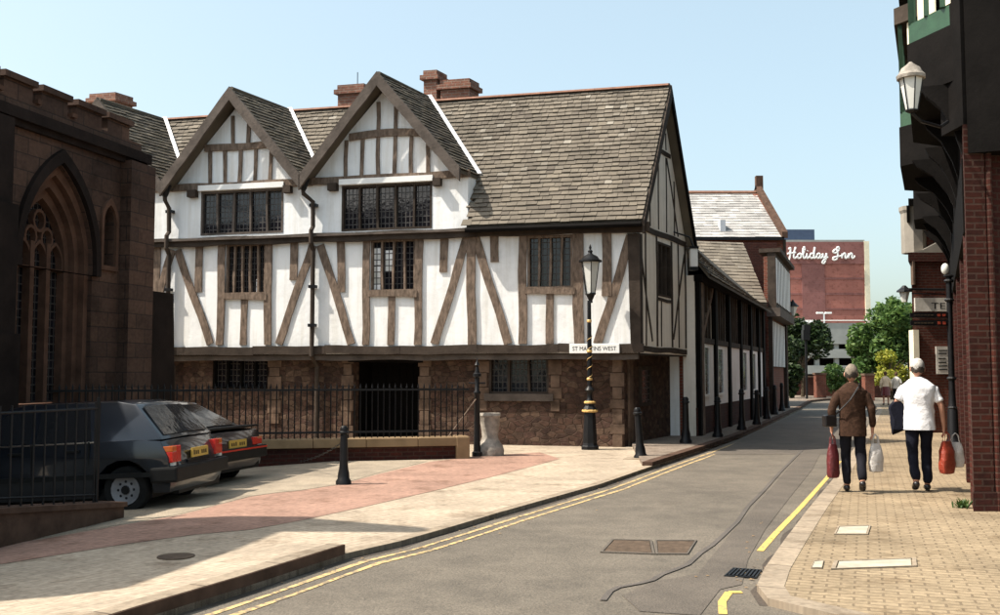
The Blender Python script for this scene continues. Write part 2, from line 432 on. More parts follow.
M_['trim'] = mat('black plastic trim', (.012, .012, .012), .5, .2, 6, .1)
M_['rubber'] = mat('tyre rubber', (.012, .012, .012), .85, .3, 8, .3)
M_['chrome'] = mat('bright trim', (.65, .65, .66), .22, .05, 5, 0, metal=1)
M_['lamp_red'] = mat('red tail lens', (.5, .02, .012), .2, .1, 20, 0, coat=.5)
M_['lamp_or'] = mat('orange tail lens', (.5, .11, .02), .2, .1, 20, 0, coat=.5)
M_['plate_y'] = mat('yellow number plate', (.5, .33, .06), .4, .06, 9, 0)
M_['green'] = mat('dark green paint', (.02, .06, .028), .45, .25, 5, .2)
M_['leaf_dark'] = mat_island('dark leaves', [(0,(.006,.016,.005)),(.5,(.016,.035,.01)),(1,(.045,.075,.02))], .6, 0, .3, .25)
M_['leaf_mid'] = mat_island('green leaves', [(0,(.03,.07,.015)),(.5,(.06,.12,.028)),(1,(.12,.19,.045))], .6, 0, .3, .3)
M_['leaf_yel'] = mat_island('yellow green leaves', [(0,(.12,.15,.015)),(.5,(.24,.25,.025)),(1,(.36,.34,.05))], .6, 0, .3, .3)
M_['bark'] = mat('bark', (.06, .045, .03), .9, .3, 8, .7, 14)
M_['black_txt'] = mat('black lettering', (.012, .012, .014), .5, .1, 5, 0)
M_['stone_grey'] = mat('grey worn stone', (.27, .24, .205), .5, .45, 7, .5, 14, bdist=.03)
M_['brick_pier'] = mat_brick('deep red brick', (.06,.014,.008), (.035,.010,.007), (.065,.035,.025))  # red brick in a very dark tone
M_['brick_far'] = mat_brick('brown red brick', (.12,.035,.022), (.09,.028,.019), (.11,.065,.05))
M_['concrete_warm'] = mat('grey stone', (.26, .235, .2), .9, .15, 2, .3, 8)
M_['rim'] = mat('dull steel rim', (.16, .16, .17), .4, .2, 8, 0)
M_['coping'] = mat('tan coping stone', (.24, .165, .095), .9, .2, 3, .4, 20)
M_['hair_dark'] = mat('dark grey hair', (.06, .05, .042), .85, .4, 40, .6, 90)
# ================================================================ SETTING: ground, road, pavements
def g2(px, py, z=0): q = gnd(px, py, z); return (q.x, q.y)
def ext(a, b, t): return (a[0] + (b[0]-a[0])*t, a[1] + (b[1]-a[1])*t)
KL = [g2(*p, z=-.05) for p in [(345,560),(400,547),(450,532.5),(500,517),(550,502.5),(600,488),(660,466.5),(700,453),(740,438.5),(770,424.5),(800,410)]]
near = [g2(*p, z=-.05) for p in [(-60,690),(60,654),(150,624),(250,592)]]
KL_far = [(17.5,56.5),(19.5,60),(23,62),(30,63),(60,64)]
KLall = near + KL + KL_far
KR = [g2(*p, z=-.05) for p in [(768,606),(757,592),(765,574),(785,545),(810,511),(832,484),(850,457),(864,435),(872,420),(878,411)]]
KR = [(8,5.9),(3.6,6.05),(2.5,6.35)] + KR + [(19.4,52),(22,54.6),(28,56),(60,57)]

sheet('ground', [(-900,-200),(900,-200),(900,1500),(-900,1500)], -.10, M_['ground'])
road_poly = KLall + [(60,57.0)] + KR[::-1][1:] + [(8,-20),(-6,-20),(-12,-2)]
sheet('road', road_poly, -.05, M_['asphalt'])
# left pavement: the level crossing part, and raised slabs with tall kerbs before and after it
sheet('left_pavement', KLall[:4] + KL + KL_far[:3] + [(23,90),(-30,90),(-30,-4)], 0.0, M_['pave_l'], .12)
edge = KLall[:5]
slab_in = [g2(*p) for p in [(333,549),(262,552),(120,577),(-30,606),(-260,650)]]
kerb_w = .16
def offset_line(pts, d):
    out = []
    for i, p in enumerate(pts):
        a = V(pts[max(i-1,0)]); b = V(pts[min(i+1,len(pts)-1)]); t = (b-a).normalized()
        out.append((p[0] - t.y*d, p[1] + t.x*d))
    return out
e_in = offset_line(edge, kerb_w)
sheet('raised_kerb_near', edge + e_in[::-1], .085, M_['kerb_dark'], .2)
sheet('raised_kerb_top', [e for e in offset_line(edge, .012)] + e_in[::-1], .0885, M_['kerb'])
ramp_o = offset_line(edge, 1.0)
def strip(name, a, b, za, zb, m):
    mb = MB(); n = len(a)
    mb.v = [V((p[0], p[1], za + gz(p[0]))) for p in a] + [V((p[0], p[1], zb + gz(p[0]))) for p in b]
    mb.f = [(i, i+1, n+i+1, n+i) for i in range(n-1)]
    return tag(mb.build(name, m), kind='structure')
strip('pavement_slope', e_in, ramp_o, .0885, .004, M_['pave_l'])
mb = MB(); a, b, c = e_in[-1], ramp_o[-1], edge[-1]
mb.prism([(a[0], a[1], .0885), (b[0], b[1], .003), (a[0], a[1], -.04)], (.012, -.02, 0))
tag(mb.build('slope_side', M_['kerb_dark']), kind='structure')
# low kerb along the crossing
k2 = KL[:7]; sheet('flush_kerb', k2 + offset_line(k2, .13)[::-1], .006, M_['kerb'], .06)
# raised kerb and pavement beyond the crossing
k3 = KL[6:] + KL_far[:3]
k3a = [ext(KL[5], KL[6], .85)] + k3
sheet('raised_kerb_far', k3a + offset_line(k3a, .18)[::-1], .07, M_['kerb_dark'], .13)
inner = offset_line(k3a, .18)
sheet('far_pavement', inner + [(19,75),(3,75),(2.6,24.2),(2.9,22.2)], .066, mat_brick('shady block paving', (.24,.19,.15), (.2,.16,.125), (.13,.1,.08), .2, .1, .007, rot=R(-62), var=.25), .08)  # darker copy of the block paving, shade put into its colour
# red band across the pavement
red = [g2(*p) for p in [(-300,640),(-60,572),(0,556),(125,541),(250,530),(300,521),(360,508),(430,492),(500,475),(560,459),(540,452.5),(480,456),(430,462),(380,474),(340,485),(300,491),(250,496),(180,512),(60,528),(-200,560)]]
sheet('red_paving_band', red, .004, M_['pave_red'])
setts = [g2(*p) for p in [(340,484.6),(300,490.6),(250,495.6),(180,511),(60,527),(-200,559)]] + [(-12,12),(-12,18.6),(-4.6,17.6)] + [g2(*p) for p in [(380,461.5),(428,461.5),(378,473.6)]]
sheet('setts_parking', setts, .0045, M_['gravel'])
# right pavement with kerb stones
sheet('right_kerb', KR + offset_line(KR, -.2)[::-1], .004, M_['kerb'], .12)
kin = offset_line(KR, -.2)
sheet('right_pavement', kin + [(60,20),(60,-10),(14,-8),(9,5.6)], .0, M_['pave'], .1)
dirt = mat_asphalt('gutter dirt', (.05, .038, .028), .4)
def dstrip(name, pts, w, z, amp):
    fine = []
    for i in range(len(pts)-1):
        n = max(1, int((V(pts[i+1])-V(pts[i])).length / .3)); fine += [ext(pts[i], pts[i+1], k/n) for k in range(n)]
    fine.append(pts[-1]); a_ = []
    for i, p in enumerate(offset_line(fine, w)):
        q_ = fine[i]; f = .4 + amp*noise.noise(V((p[0]*1.3, p[1]*1.3, 0)))
        a_.append((q_[0]+(p[0]-q_[0])*max(.1,f), q_[1]+(p[1]-q_[1])*max(.1,f)))
    mb = MB(); n = len(fine)
    mb.v = [V((p[0], p[1], z+gz(p[0]))) for p in fine] + [V((p[0], p[1], z+gz(p[0]))) for p in a_]
    mb.f = [(i, i+1, n+i+1, n+i) for i in range(n-1)]
    return tag(mb.build(name, dirt), kind='structure')
def line_strip(name, px, w, z, m):
    pts = [V(g2(*p, z=z)) for p in px]
    fine = []
    for i in range(len(pts)-1):
        n = max(1, int((pts[i+1]-pts[i]).length / .5))
        fine += [tuple(pts[i].lerp(pts[i+1], k/n)) for k in range(n)]
    fine.append(tuple(pts[-1]))
    a = offset_line(fine, w/2); b = offset_line(fine, -w/2)
    return strip(name, a, b, z, z, m)
z1 = -.046
def along(off, i0, i1): return offset_line(KLall[i0:i1], -off)
def ystrip(name, off, w, pts, m=None):
    fine = []
    for i in range(len(pts)-1):
        n = max(1, int((V(pts[i+1])-V(pts[i])).length / .5))
        fine += [ext(pts[i], pts[i+1], k/n) for k in range(n)]
    fine.append(pts[-1])
    sgn = random.random()*6
    def wob(l, ph): return [(p[0] + .008*math.sin(i*1.7+ph), p[1] + .008*math.sin(i*2.3+ph)) for i, p in enumerate(l)]
    return strip(name, wob(offset_line(fine, off + w/2), sgn), wob(offset_line(fine, off - w/2), sgn+2), z1, z1, m or M_['yellow'])
ystrip('yellow_line_outer', -.20, .055, KLall[:14])
ystrip('yellow_line_inner', -.36, .055, KLall[:14])
line_strip('yellow_line_right', [(760,551),(775,534),(800,508),(826,479),(840,461)], .065, z1, M_['yellow2'])
line_strip('yellow_line_corner', [(723,614),(722,602),(729,592)], .06, z1, M_['yellow2'])
line_strip('yellow_line_bar', [(729,592),(742,592)], .07, z1+.002, M_['yellow2'])
line_strip('white_dash_near', [(803,452),(812,443)], .12, z1, M_['whiteline'])
line_strip('white_dash_far', [(815,452),(820,445)], .12, z1, M_['whiteline'])
line_strip('junction_line', [(786,408.2),(840,408.2)], .35, z1, M_['whiteline'])
sheet('road_patch', [g2(*p, z=-.05) for p in [(640,612),(622,596),(655,582),(698,574),(716,552),(735,529),(766,494),(800,455),(808,447),(824,447),(812,470),(788,500),(765,530),(748,560),(742,585),(720,590),(700,616)]], -.0455, M_['asphalt2'])
line_strip('tar_seam', [(603,600),(610,591),(618,587),(640,583),(652,580),(662,574),(676,569),(688,564),(700,553),(712,545),(722,536),(737,522),(748,506),(764,490),(780,472),(799,453),(808,444)], .05, -.0415, M_['asphalt3'])
sheet('painted_road_shadow', [g2(*p, z=-.05) for p in [(712,454.5),(826,454.5),(850,438),(845,412),(800,412),(770,426),(742,440)]], -.0458, M_['asphalt2'])  # dark sheet painting the hall's shadow across the road

dstrip('left_gutter', KLall[:13], -.12, -.0475, 1.0)
dstrip('right_gutter', KR[3:12], .10, -.0475, 1.0)
mb = MB()
for k in range(150):
    t_ = random.random(); side = random.random() < .5
    pl_ = KLall[3:12] if side else KR[4:10]; i_ = random.randrange(len(pl_)-1); p_ = ext(pl_[i_], pl_[i_+1], random.random())
    o_ = random.expovariate(6) * (1 if not side else 1)
    x_ = p_[0] + (o_ if side else -o_)*.9; y_ = p_[1] - (o_ if side else -o_)*.4
    w_ = random.uniform(.008,.025); a_ = random.random()*3
    mb.add([(x_+w_*math.cos(a_),y_+w_*math.sin(a_),-.041),(x_-w_*math.sin(a_)*.6,y_+w_*math.cos(a_)*.6,-.036),(x_-w_*math.cos(a_),y_-w_*math.sin(a_),-.041),(x_+w_*math.sin(a_)*.6,y_-w_*math.cos(a_)*.6,-.040)],[(0,1,2,3)])
tag(mb.build('gutter_litter', M_['coping'], recalc=False), 'scattered dead leaves and grit along both gutters of the road', 'litter', kind='stuff')
# covers in the road and the pavement
def cover(name, px, z, frm, m, label, cat='manhole cover', group=None, bars=0, h=.012):
    q = [g2(*p, z=z) for p in px]
    c = V((sum(p[0] for p in q)/4, sum(p[1] for p in q)/4, z))
    t = empty(name, c, label, cat, group)
    n = len(q)
    mb = MB(); inn = [ext(p, (c.x, c.y), .10) for p in q]
    mb.prism([(p[0], p[1], z) for p in q], (0, 0, h), [[(p[0], p[1], z) for p in inn]])
    mb.build('frame', frm, t)
    mb = MB(); i2 = [ext(p, (c.x, c.y), .13) for p in q]
    mb.prism([(p[0], p[1], z-.01) for p in i2], (0, 0, h+.006)); mb.build('lid', m, t)
    if bars:
        for k in range(bars):
            mb = MB(); f = (k+.5)/bars
            a = V(ext(i2[0], i2[1], f)); b = V(ext(i2[3], i2[2], f)); d = (b-a).normalized()*.008; e = V((d.y, -d.x))
            mb.prism([(a.x-e.x, a.y-e.y, z+h-.004), (a.x+e.x, a.y+e.y, z+h-.004), (b.x+e.x, b.y+e.y, z+h-.004), (b.x-e.x, b.y-e.y, z+h-.004)], (0,0,.008)); mb.build('bar', frm, t)
    return t
cover('manhole_cover', [(600,553),(655,555),(652,541),(612,540)], -.049, M_['asphalt2'], M_['rust'], 'left half of the rusty rectangular iron cover pair in the road', group='iron covers in the road')
cover('manhole_cover', [(656,555),(688,555),(697,541),(655,541)], -.049, M_['asphalt2'], M_['rust'], 'right half of the rusty rectangular iron cover pair in the road', group='iron covers in the road')
cover('road_gully', [(724,577),(756,579),(762,571),(733,569)], -.049, M_['iron'], M_['black_oak'], 'dark iron gully grating in the road beside the right kerb', 'drain', bars=7)
cover('paving_cover', [(831,570),(917,567),(916,559),(834,562)], .001, M_['kerb'], M_['slab'], 'long pale rectangular cover slab in the right pavement', 'cover slab')
cover('paving_cover', [(834,535),(868,535),(871,526),(838,527)], .001, M_['kerb'], M_['slab'], 'small square pale cover slab in the right pavement', 'cover slab')
cover('paving_cover', [(811,569),(822,569),(824,561),(814,562)], .001, M_['kerb'], M_['slab'], 'tiny pale cover near the kerb, left of the long cover slab', 'cover slab')
mb = MB(); c = gnd(176, 557)
mb.lathe([(.0,0),(.16,0),(.16,.008),(.13,.009),(0,.009)], c=(c.x, c.y, gz(c.x)+.001), seg=24)
tag(mb.build('round_cover', M_['rust'], base=c), 'round dark iron cover in the shaded grey pavement', 'manhole cover')

# ================================================================ GUILDHALL
C0 = V((2.95, 21.4, 0)); U = V((.9703, -.2419, 0)); E = V((.457, .8895, 0)).normalized()
F = Frame(C0, U)                 # upper street front, u<0 leftwards; N towards the camera
assert F.N.y < 0
G = Frame(C0, E); 
if G.N.x < 0: G.N = -G.N         # gable end
def P(a, b, z): return C0 + U*a + E*b + V((0,0,z))
Z_SILL0, Z_SILL1, Z_LED0, Z_LED1, Z_EAVE, Z_RIDGE, Z_TIE = 2.03, 2.22, 4.60, 4.86, 4.86, 8.3, 6.08
AL = -14.5; BR = 1.78; BD = 3.6
gh = empty('guildhall', P(-5, .5, 0), 'long black and white timber framed hall with three dormers and stone ground floor', 'timber framed house')
ux = lambda x, y=290: F.px(x, y)[0]
def uz(x, y): return F.px(x, y)
# body walls
Vd = [ux(174,180), ux(311,178), ux(468,172)]      # dormer feet
Vd = [Vd[0] - (Vd[1]-Vd[0])*1.0] + Vd
wins = [(226.5,265.5,244,294),(371,415.5,240,291),(527.5,573,236,288)]
holes = []
for x0, x1, y0, y1 in wins:
    a = uz(x0, y0); b = uz(x1, y1); holes.append([(a[0], b[1]), (b[0], b[1]), (b[0], a[1]), (a[0], a[1])])
mb = MB(); mb.plate(F, [(AL,Z_SILL0),(0,Z_SILL0),(0,Z_LED1),(AL,Z_LED1)], -.16, 0, holes)
mb.build('plaster_wall', M_['plaster'], gh)
# gable end wall with window hole
def gx(x, y): return G.px(x, y)
gw = (gx(657.5,236), gx(671,304))
gwin = (gw[0][0], gw[1][0], 3.35, 4.6)
mb = MB(); mb.plate(G, [(.16,Z_SILL0),(BD,Z_SILL0),(BD,Z_EAVE-.05),(BR,Z_RIDGE-.25),(.0+.16,Z_EAVE+.35)], -.16, 0, [[(gwin[0],gwin[2]),(gwin[1],gwin[2]),(gwin[1],gwin[3]),(gwin[0],gwin[3])]])
mb.build('gable_plaster', M_['plaster_side'], gh)
# inner dark room, back wall and floor soffit
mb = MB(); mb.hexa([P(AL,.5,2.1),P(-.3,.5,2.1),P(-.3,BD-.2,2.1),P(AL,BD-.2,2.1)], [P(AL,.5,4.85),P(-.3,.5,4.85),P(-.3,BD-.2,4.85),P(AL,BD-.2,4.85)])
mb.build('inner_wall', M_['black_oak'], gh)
mb = MB(); mb.hexa([P(AL,BD,0),P(0,BD,0),P(0,BD+.15,0),P(AL,BD+.15,0)], [P(AL,BD,4.8),P(0,BD,4.8),P(0,BD+.15,4.8),P(AL,BD+.15,4.8)])
mb.build('rear_wall', M_['plaster'], gh)
mb = MB(); mb.hexa([P(AL,.0,2.0),P(-.0,.0,2.0),P(-.0,BD,2.0),P(AL,BD,2.0)], [P(AL,.0,2.04),P(-.02,.0,2.04),P(-.02,BD,2.04),P(AL,BD,2.04)])
mb.build('jetty_soffit', M_['oak_dark'], gh)

def T(name, a, b, w, n1=.045, m='oak', fr=F, n0=-.02, w2=None, pxy=True):
    if pxy: a = fr.px(*a); b = fr.px(*b)
    mb = MB().timber(fr, a, b, w, n0, n1 + random.uniform(-.003,.003), w2)
    return mb.build(name, M_[m], gh)
# studs, posts and braces of the upper floor (top, bottom in the survey picture)
zt, zb = 247, 344.5
studs = [((157.5,247),(157,296)),((199.5,247),(199,292)),((294.5,243),(294,280)),((341.5,241),(341,292)),((444.5,237),(444,272)),((495,236),(495,262))]
for a, b in studs: T('stud', a, b, .19, .032)
posts = [((222.5,244),(220.5,345),.19),((269,243),(268,345),.18),((367,240),(366,345),.17),((419.5,238),(418,345),.18),((471,237),(472,345),.20),((523,235),(523,344),.18),((578,234),(579,344),.23),((607,233),(607,296),.2)]
for a, b, w in posts: T('post', a, b, w, .045)
for a, b in [((244.5,296),(244,345)),((391.5,294),(391.5,345)),((550,292),(550,344))]: T('stud', a, b, .17, .034)
braces = [((173,250),(148,331)),((178,250),(211,344)),((313,245),(279,344)),((321,245),(352,344)),((467,238),(435,344)),((476,238),(508.5,344)),((631,236),(598,344))]
for i, (a, b) in enumerate(braces): T('brace', a, b, .185, .038)
for (x0,x1,y0,y1) in wins:
    a = uz(x0,y1); b = uz(x1,y1)
    mb = MB().timber(F, (a[0]-.05, a[1]-.06), (b[0]+.05, b[1]-.06), .15, -.02, .065); mb.build('window_sill_beam', M_['oak'], gh)
# corner post and bracket
mb = MB(); mb.hexa([C0+V((0,0,Z_SILL1))-U*.15+F.N*.05, C0+V((0,0,Z_SILL1))+U*.06+F.N*.05, C0+V((0,0,Z_SILL1))+E*.17+U*.06, C0+V((0,0,Z_SILL1))+E*.17-U*.15],
                   [C0+V((0,0,Z_LED0))-U*.2+F.N*.05, C0+V((0,0,Z_LED0))+U*.06+F.N*.05, C0+V((0,0,Z_LED0))+E*.17+U*.06, C0+V((0,0,Z_LED0))+E*.17-U*.2])
mb.build('corner_post', M_['oak_dark'], gh)
# long horizontal members
mb = MB()
for i in range(8):
    u0 = AL + i*(14.6)/8; u1 = AL + (i+1)*14.6/8
    mb.timber(F, (u0, (Z_SILL0+Z_SILL1)/2 + .01*math.sin(i*2)), (u1+.02, (Z_SILL0+Z_SILL1)/2+.01*math.sin(i*2+2)), Z_SILL1-Z_SILL0, -.1, .06)
mb.build('jetty_beam', M_['oak_dark'], gh)
mb = MB(); mb.timber(F, (AL, 1.96), (.0, 1.96), .13, -.28, -.02); mb.build('lintel_beam', M_['oak_grey'], gh)
mb = MB(); mb.timber(F, (AL, Z_LED0+.14), (.28, Z_LED0+.13), .2, -.02, .13); mb.build('wall_plate', M_['oak_dark'], gh)
mb = MB()
mb.prism([F.p(AL, Z_LED0+.235, -.02), F.p(AL, Z_LED0+.215, .20), F.p(AL, Z_LED0+.16, .20), F.p(AL, Z_LED0+.16, -.02)], U*(Vd[3]-AL+.15))
mb.build('pentice_board', M_['oak_grey'], gh)
# gable end timbers
gt = [(('post',(645,232),(645,345)),.13)]
GZ = lambda u, z: (u, z)
def TG(name, u0, z0, u1, z1, w, n1=.03, m='oak_dark'):
    mb = MB().timber(G, (u0,z0), (u1,z1), w*.6, -.02, min(n1,.012)+random.uniform(0,.004)); return mb.build(name, M_[m], gh)
for u in (.55,2.4,2.95): TG('stud', u, 2.2, u, 4.7, .10)
for u in (gwin[0]-.08, gwin[1]+.08): TG('post', u, 2.2, u, 4.7, .14, .04)
for u in (1.3, 1.62): TG('stud', u, 2.2, u, 3.3, .09)
TG('brace', .12, 4.5, .95, 2.3, .13, .035); TG('brace', 3.45, 4.5, 2.5, 2.4, .13, .035)
TG('post', BD-.08, 2.2, BD-.08, 4.7, .16, .045)
TG('tie_beam', .1, 4.78, BD, 4.78, .22, .07, 'oak_dark')
TG('jetty_beam', .1, 2.12, BD+.05, 2.12, .2, .07, 'oak_dark')
TG('window_sill_beam', gwin[0]-.05, 3.28, gwin[1]+.05, 3.28, .13, .06)
zc = 6.75
hw = lambda z: (Z_RIDGE-.3-z)/(Z_RIDGE-Z_EAVE)*BR
TG('collar_beam', BR-hw(zc), zc, BR+hw(zc), zc, .18, .06)
for k in (-.9,-.3,.3,.9): TG('stud', BR+k, 4.88, BR+k, min(zc-.1, Z_RIDGE-.4-abs(k)*1.9), .09)
for k in (-.3,.0,.3): TG('stud', BR+k, zc+.09, BR+k, Z_RIDGE-.5-abs(k)*1.9, .08)
TG('brace', BR-1.2, 4.9, BR-.35, 6.65, .1, .033); TG('brace', BR+1.2, 4.9, BR+.35, 6.65, .1, .033)

# windows: frame, mullions and leaded panes
def window(fr, u0, u1, z0, z1, nm, parent, glass='leaded', rec=-.09, frame='oak', fw=.05, proud=.01, pale=()):
    w = MB(); w.rect(fr, u0, u1, z0, z1, rec-.03, proud, [[(u0+fw,z0+fw),(u1-fw,z0+fw),(u1-fw,z1-fw),(u0+fw,z1-fw)]])
    f = w.build('window', M_[frame], parent)
    k = nm + 1
    for i in range(k):
        a = u0 + (u1-u0)*i/k; b = u0 + (u1-u0)*(i+1)/k
        g = MB(); g.rect(fr, a, b, z0+.01, z1-.01, rec-.012, rec)
        g.build('pane', M_[glass], f)
    for (pa, pb, pz0, pz1) in pale:
        g = MB(); g.rect(fr, u0+(u1-u0)*pa, u0+(u1-u0)*pb, z0+(z1-z0)*pz0, z0+(z1-z0)*pz1, rec, rec+.006); g.build('painted_bright_pane', M_['leaded_pale'], f)  # pale panes stand for the light showing in this window
    for i in range(1, k):
        a = u0 + (u1-u0)*i/k
        g = MB().timber(fr, (a, z0+fw*.8), (a, z1-fw*.8), .05, rec-.01, proud-.015); g.build('mullion', M_[frame], f)
    return f
wn = [4, 3, 3]
for i, h in enumerate(holes):
    pale = [(.02,.20,.05,.5),(.03,.22,.52,.86),(.28,.47,.4,.8)] if i == 1 else ([(.72,.78,.05,.3)] if i == 0 else [])
    window(F, h[0][0], h[1][0], h[0][1], h[2][1], wn[i], gh, pale=pale)
window(G, gwin[0], gwin[1], gwin[2], gwin[3], 2, gh, frame='oak_dark')

# ---- ground floor
FL = Frame(C0 - F.N*.30, U)        # set back under the jetty
GL = Frame(C0 - G.N*.32 + V((0,0,0)), E); GL.N = G.N
uc = FL.px(624, 440)[0]
door = (FL.px(352,440)[0], FL.px(419,440)[0], -.3, 1.86)
lw = [(213,268,352.5,389),(489,549,356,394)]
lh = []
for x0,x1,y0,y1 in lw:
    a = FL.px(x0,y0); b = FL.px(x1,y1); lh.append([(a[0],b[1]),(b[0],b[1]),(b[0],a[1]),(a[0],a[1])])
dh = [(door[0],-.35),(door[1],-.35),(door[1],door[3]),(door[0],door[3])]
mb = MB(); mb.plate(FL, [(AL,-.4),(door[0],-.4),(door[0],door[3]),(door[1],door[3]),(door[1],-.4),(uc,-.4),(uc,2.02),(AL,2.02)], -.4, 0, lh)
mb.build('stone_wall', M_['rubble'], gh)
mb = MB(); mb.hexa([FL.p(uc-.4,-.4,-.0), FL.p(uc,-.4,0), FL.p(uc,-.4,0)+E*3.3, FL.p(uc-.4,-.4,0)+E*3.3], [FL.p(uc-.4,2.02,-.0), FL.p(uc,2.02,0), FL.p(uc,2.02,0)+E*3.3, FL.p(uc-.4,2.02,0)+E*3.3])
for i in range(len(mb.v)): mb.v[i] = mb.v[i] - F.N*.004
mb.build('side_stone_wall', M_['rubble'], gh)
# quoins and dressed strips
def strip_st(u0, u1, z0, z1, n=.03):
    mb = MB(); z = z0; k = 0
    while z < z1 - .05:
        h = min(random.uniform(.2,.34), z1-z); j = .05*(k % 2)
        mb.rect(FL, u0-j, u1+j, z+.006, z+h-.006, -.02, n+random.uniform(-.008,.008)); z += h; k += 1
    return mb.build('dressed_stones', M_['dressed'], gh, bevel=.008)
strip_st(door[0]-.22, door[0]-.02, -.1, 1.95); strip_st(door[1]+.03, door[1]+.24, -.1, 1.95); strip_st(uc-.24, uc-.03, -.05, 1.95)
strip_st(lh[1][1][0]+.04, lh[1][1][0]+.24, .75, 1.95); strip_st(lh[1][0][0]-.26, lh[1][0][0]-.04, .75, 1.95)
strip_st(lh[0][1][0]+.05, lh[0][1][0]+.3, .4, 1.9)
mb = MB(); mb.rect(FL, lh[1][0][0]-.1, lh[1][1][0]+.1, lh[1][0][1]-.16, lh[1][0][1], -.02, .06); mb.build('window_sill', M_['oak_grey'], gh)
mb = MB(); mb.rect(FL, lh[1][0][0]-.2, lh[1][1][0]+.15, lh[1][2][1], lh[1][2][1]+.18, -.02, .04); mb.build('window_lintel', M_['oak_grey'], gh)
mb = MB(); mb.rect(FL, lh[0][0][0]-.2, lh[0][1][0]+.15, lh[0][2][1], lh[0][2][1]+.15, -.02, .04); mb.build('window_lintel', M_['oak_dark'], gh)
window(FL, lh[0][0][0], lh[0][1][0], lh[0][0][1], lh[0][2][1], 3, gh, rec=-.14, frame='black_oak', proud=-.02)
window(FL, lh[1][0][0], lh[1][1][0], lh[1][0][1], lh[1][2][1], 2, gh, rec=-.14, frame='oak_dark', proud=-.0)
# door: plank leaves deep in the opening
mb = MB(); mb.rect(FL, door[0]-.02, door[1]+.02, -.35, 2.0, -1.3, -1.24); dr = mb.build('door', M_['black_oak'], gh)
for k in range(9):
    a = door[0] + (door[1]-door[0])*k/9
    mb = MB(); mb.rect(FL, a+.01, a+(door[1]-door[0])/9-.01, -.3, 1.84, -1.245, -1.22); mb.build('plank', M_['black_oak'], dr)
for s in (0, 1):
    mb = MB(); u_ = door[s] + (-.05 if s == 0 else 0)
    mb.rect(FL, u_, u_+.05, -.35, 2.0, -1.3, -.38); mb.build('door_reveal', M_['black_oak'], gh)
mb = MB().timber(FL, (door[0]-.1, 1.91), (door[1]+.1, 1.91), .14, -.05, .05); mb.build('door_lintel', M_['black_oak'], gh)
mb = MB(); mb.rect(FL, 0, 0, 0, 0, 0, 0) if False else None
# window in the side wall under the jetty
GS = Frame(FL.p(uc, 0, 0), E); GS.N = G.N
mb = MB(); mb.rect(GS, 1.0, 1.75, .85, 1.75, .0, .05, [[(1.08,.93),(1.67,.93),(1.67,1.67),(1.08,1.67)]]); f = mb.build('window', M_['oak_dark'], gh)
mb = MB(); mb.rect(GS, 1.08, 1.67, .93, 1.67, .005, .015); mb.build('pane', M_['leaded'], f)
mb = MB(); mb.rect(GS, .25, .5, -.1, 1.9, -.01, .05); mb.build('dressed_stones', M_['dressed'], gh, bevel=.01)

# ---- roofs
def slates(mb, O, A, S, width, length, course=.15, tw=.22, clip=None, N=None, thick=.018, lift=.022):
    """O lower left corner, A along eaves, S up the slope; each slate its own little slab"""
    A = V(A).normalized(); S = V(S).normalized(); N = N or A.cross(S).normalized()
    if N.z < 0: N = -N
    rows = int(length / course) + 1
    for r in range(rows):
        s0 = r * course; s1 = min(s0 + course*1.5, length)
        if s0 >= length: break
        c = tw * (1.25 - .5 * r / rows); x = -random.random() * c
        while x < width:
            w = c * random.uniform(.7, 1.3); a0 = max(0, x + .004); a1 = min(width, x + w - .004); x += w
            if a1 - a0 < .02: continue
            if clip and not clip((a0+a1)/2, s0 + course/2): continue
            j = random.uniform(-.012, .012); l = lift + random.uniform(-.006, .010)
            j = max(j, -s0) if r == 0 else j
            p = lambda a, s, n: O + A*a + S*s + N*n
            t0 = l + thick
            mb.add([p(a0,s0+j,l), p(a1,s0+j,l), p(a1,s1,.001), p(a0,s1,.001), p(a0,s0+j,t0), p(a1,s0+j,t0), p(a1,s1,.004), p(a0,s1,.004)],
                   [(4,5,6,7),(0,1,5,4),(1,2,6,5),(3,0,4,7)])
    return mb
eo = .26                                   # eaves overhang towards the street, along -E
slopeV = (P(0,BR,Z_RIDGE) - P(0,-.26,Z_EAVE)); sk = slopeV.length*BR/(BR+.26); Sd = slopeV.normalized()
va = .20                                   # verge overhang at the gable
rf_len = sk * (BR+eo)/BR
O_e = P(AL, -eo, Z_EAVE)
Aw = va - AL
def main_clip(a, s):
    A_ = AL + a; z = O_e.z + Sd.z*s
    if A_ > Vd[3] + .05: return True
    return z > Z_TIE - .1
mb = MB()   # solid roof body: front & back slopes and thickness
rb = MB()
f0 = P(Vd[3]+.1,-eo,Z_EAVE); f1 = P(va,-eo,Z_EAVE)
up = V((0,0,-.09))
rb.hexa([f0+up, f1+up, P(va,BR,Z_RIDGE)+up, P(Vd[3]+.1,BR,Z_RIDGE)+up], [f0, f1, P(va,BR,Z_RIDGE), P(Vd[3]+.1,BR,Z_RIDGE)])
fz = lambda z: -eo + (z-Z_EAVE)/(Z_RIDGE-Z_EAVE)*(BR+eo)
rb.hexa([P(AL,fz(5.7),5.7)+up, P(Vd[3]+.11,fz(5.7),5.7)+up, P(Vd[3]+.11,BR,Z_RIDGE)+up, P(AL,BR,Z_RIDGE)+up], [P(AL,fz(5.7),5.7), P(Vd[3]+.11,fz(5.7),5.7), P(Vd[3]+.11,BR,Z_RIDGE), P(AL,BR,Z_RIDGE)])
rb.hexa([P(AL,BD+.25,Z_EAVE-.3)+up, P(va,BD+.25,Z_EAVE-.3)+up, P(va,BR+.001,Z_RIDGE)+up, P(AL,BR+.001,Z_RIDGE)+up], [P(AL,BD+.25,Z_EAVE-.3), P(va,BD+.25,Z_EAVE-.3), P(va,BR+.001,Z_RIDGE), P(AL,BR+.001,Z_RIDGE)])
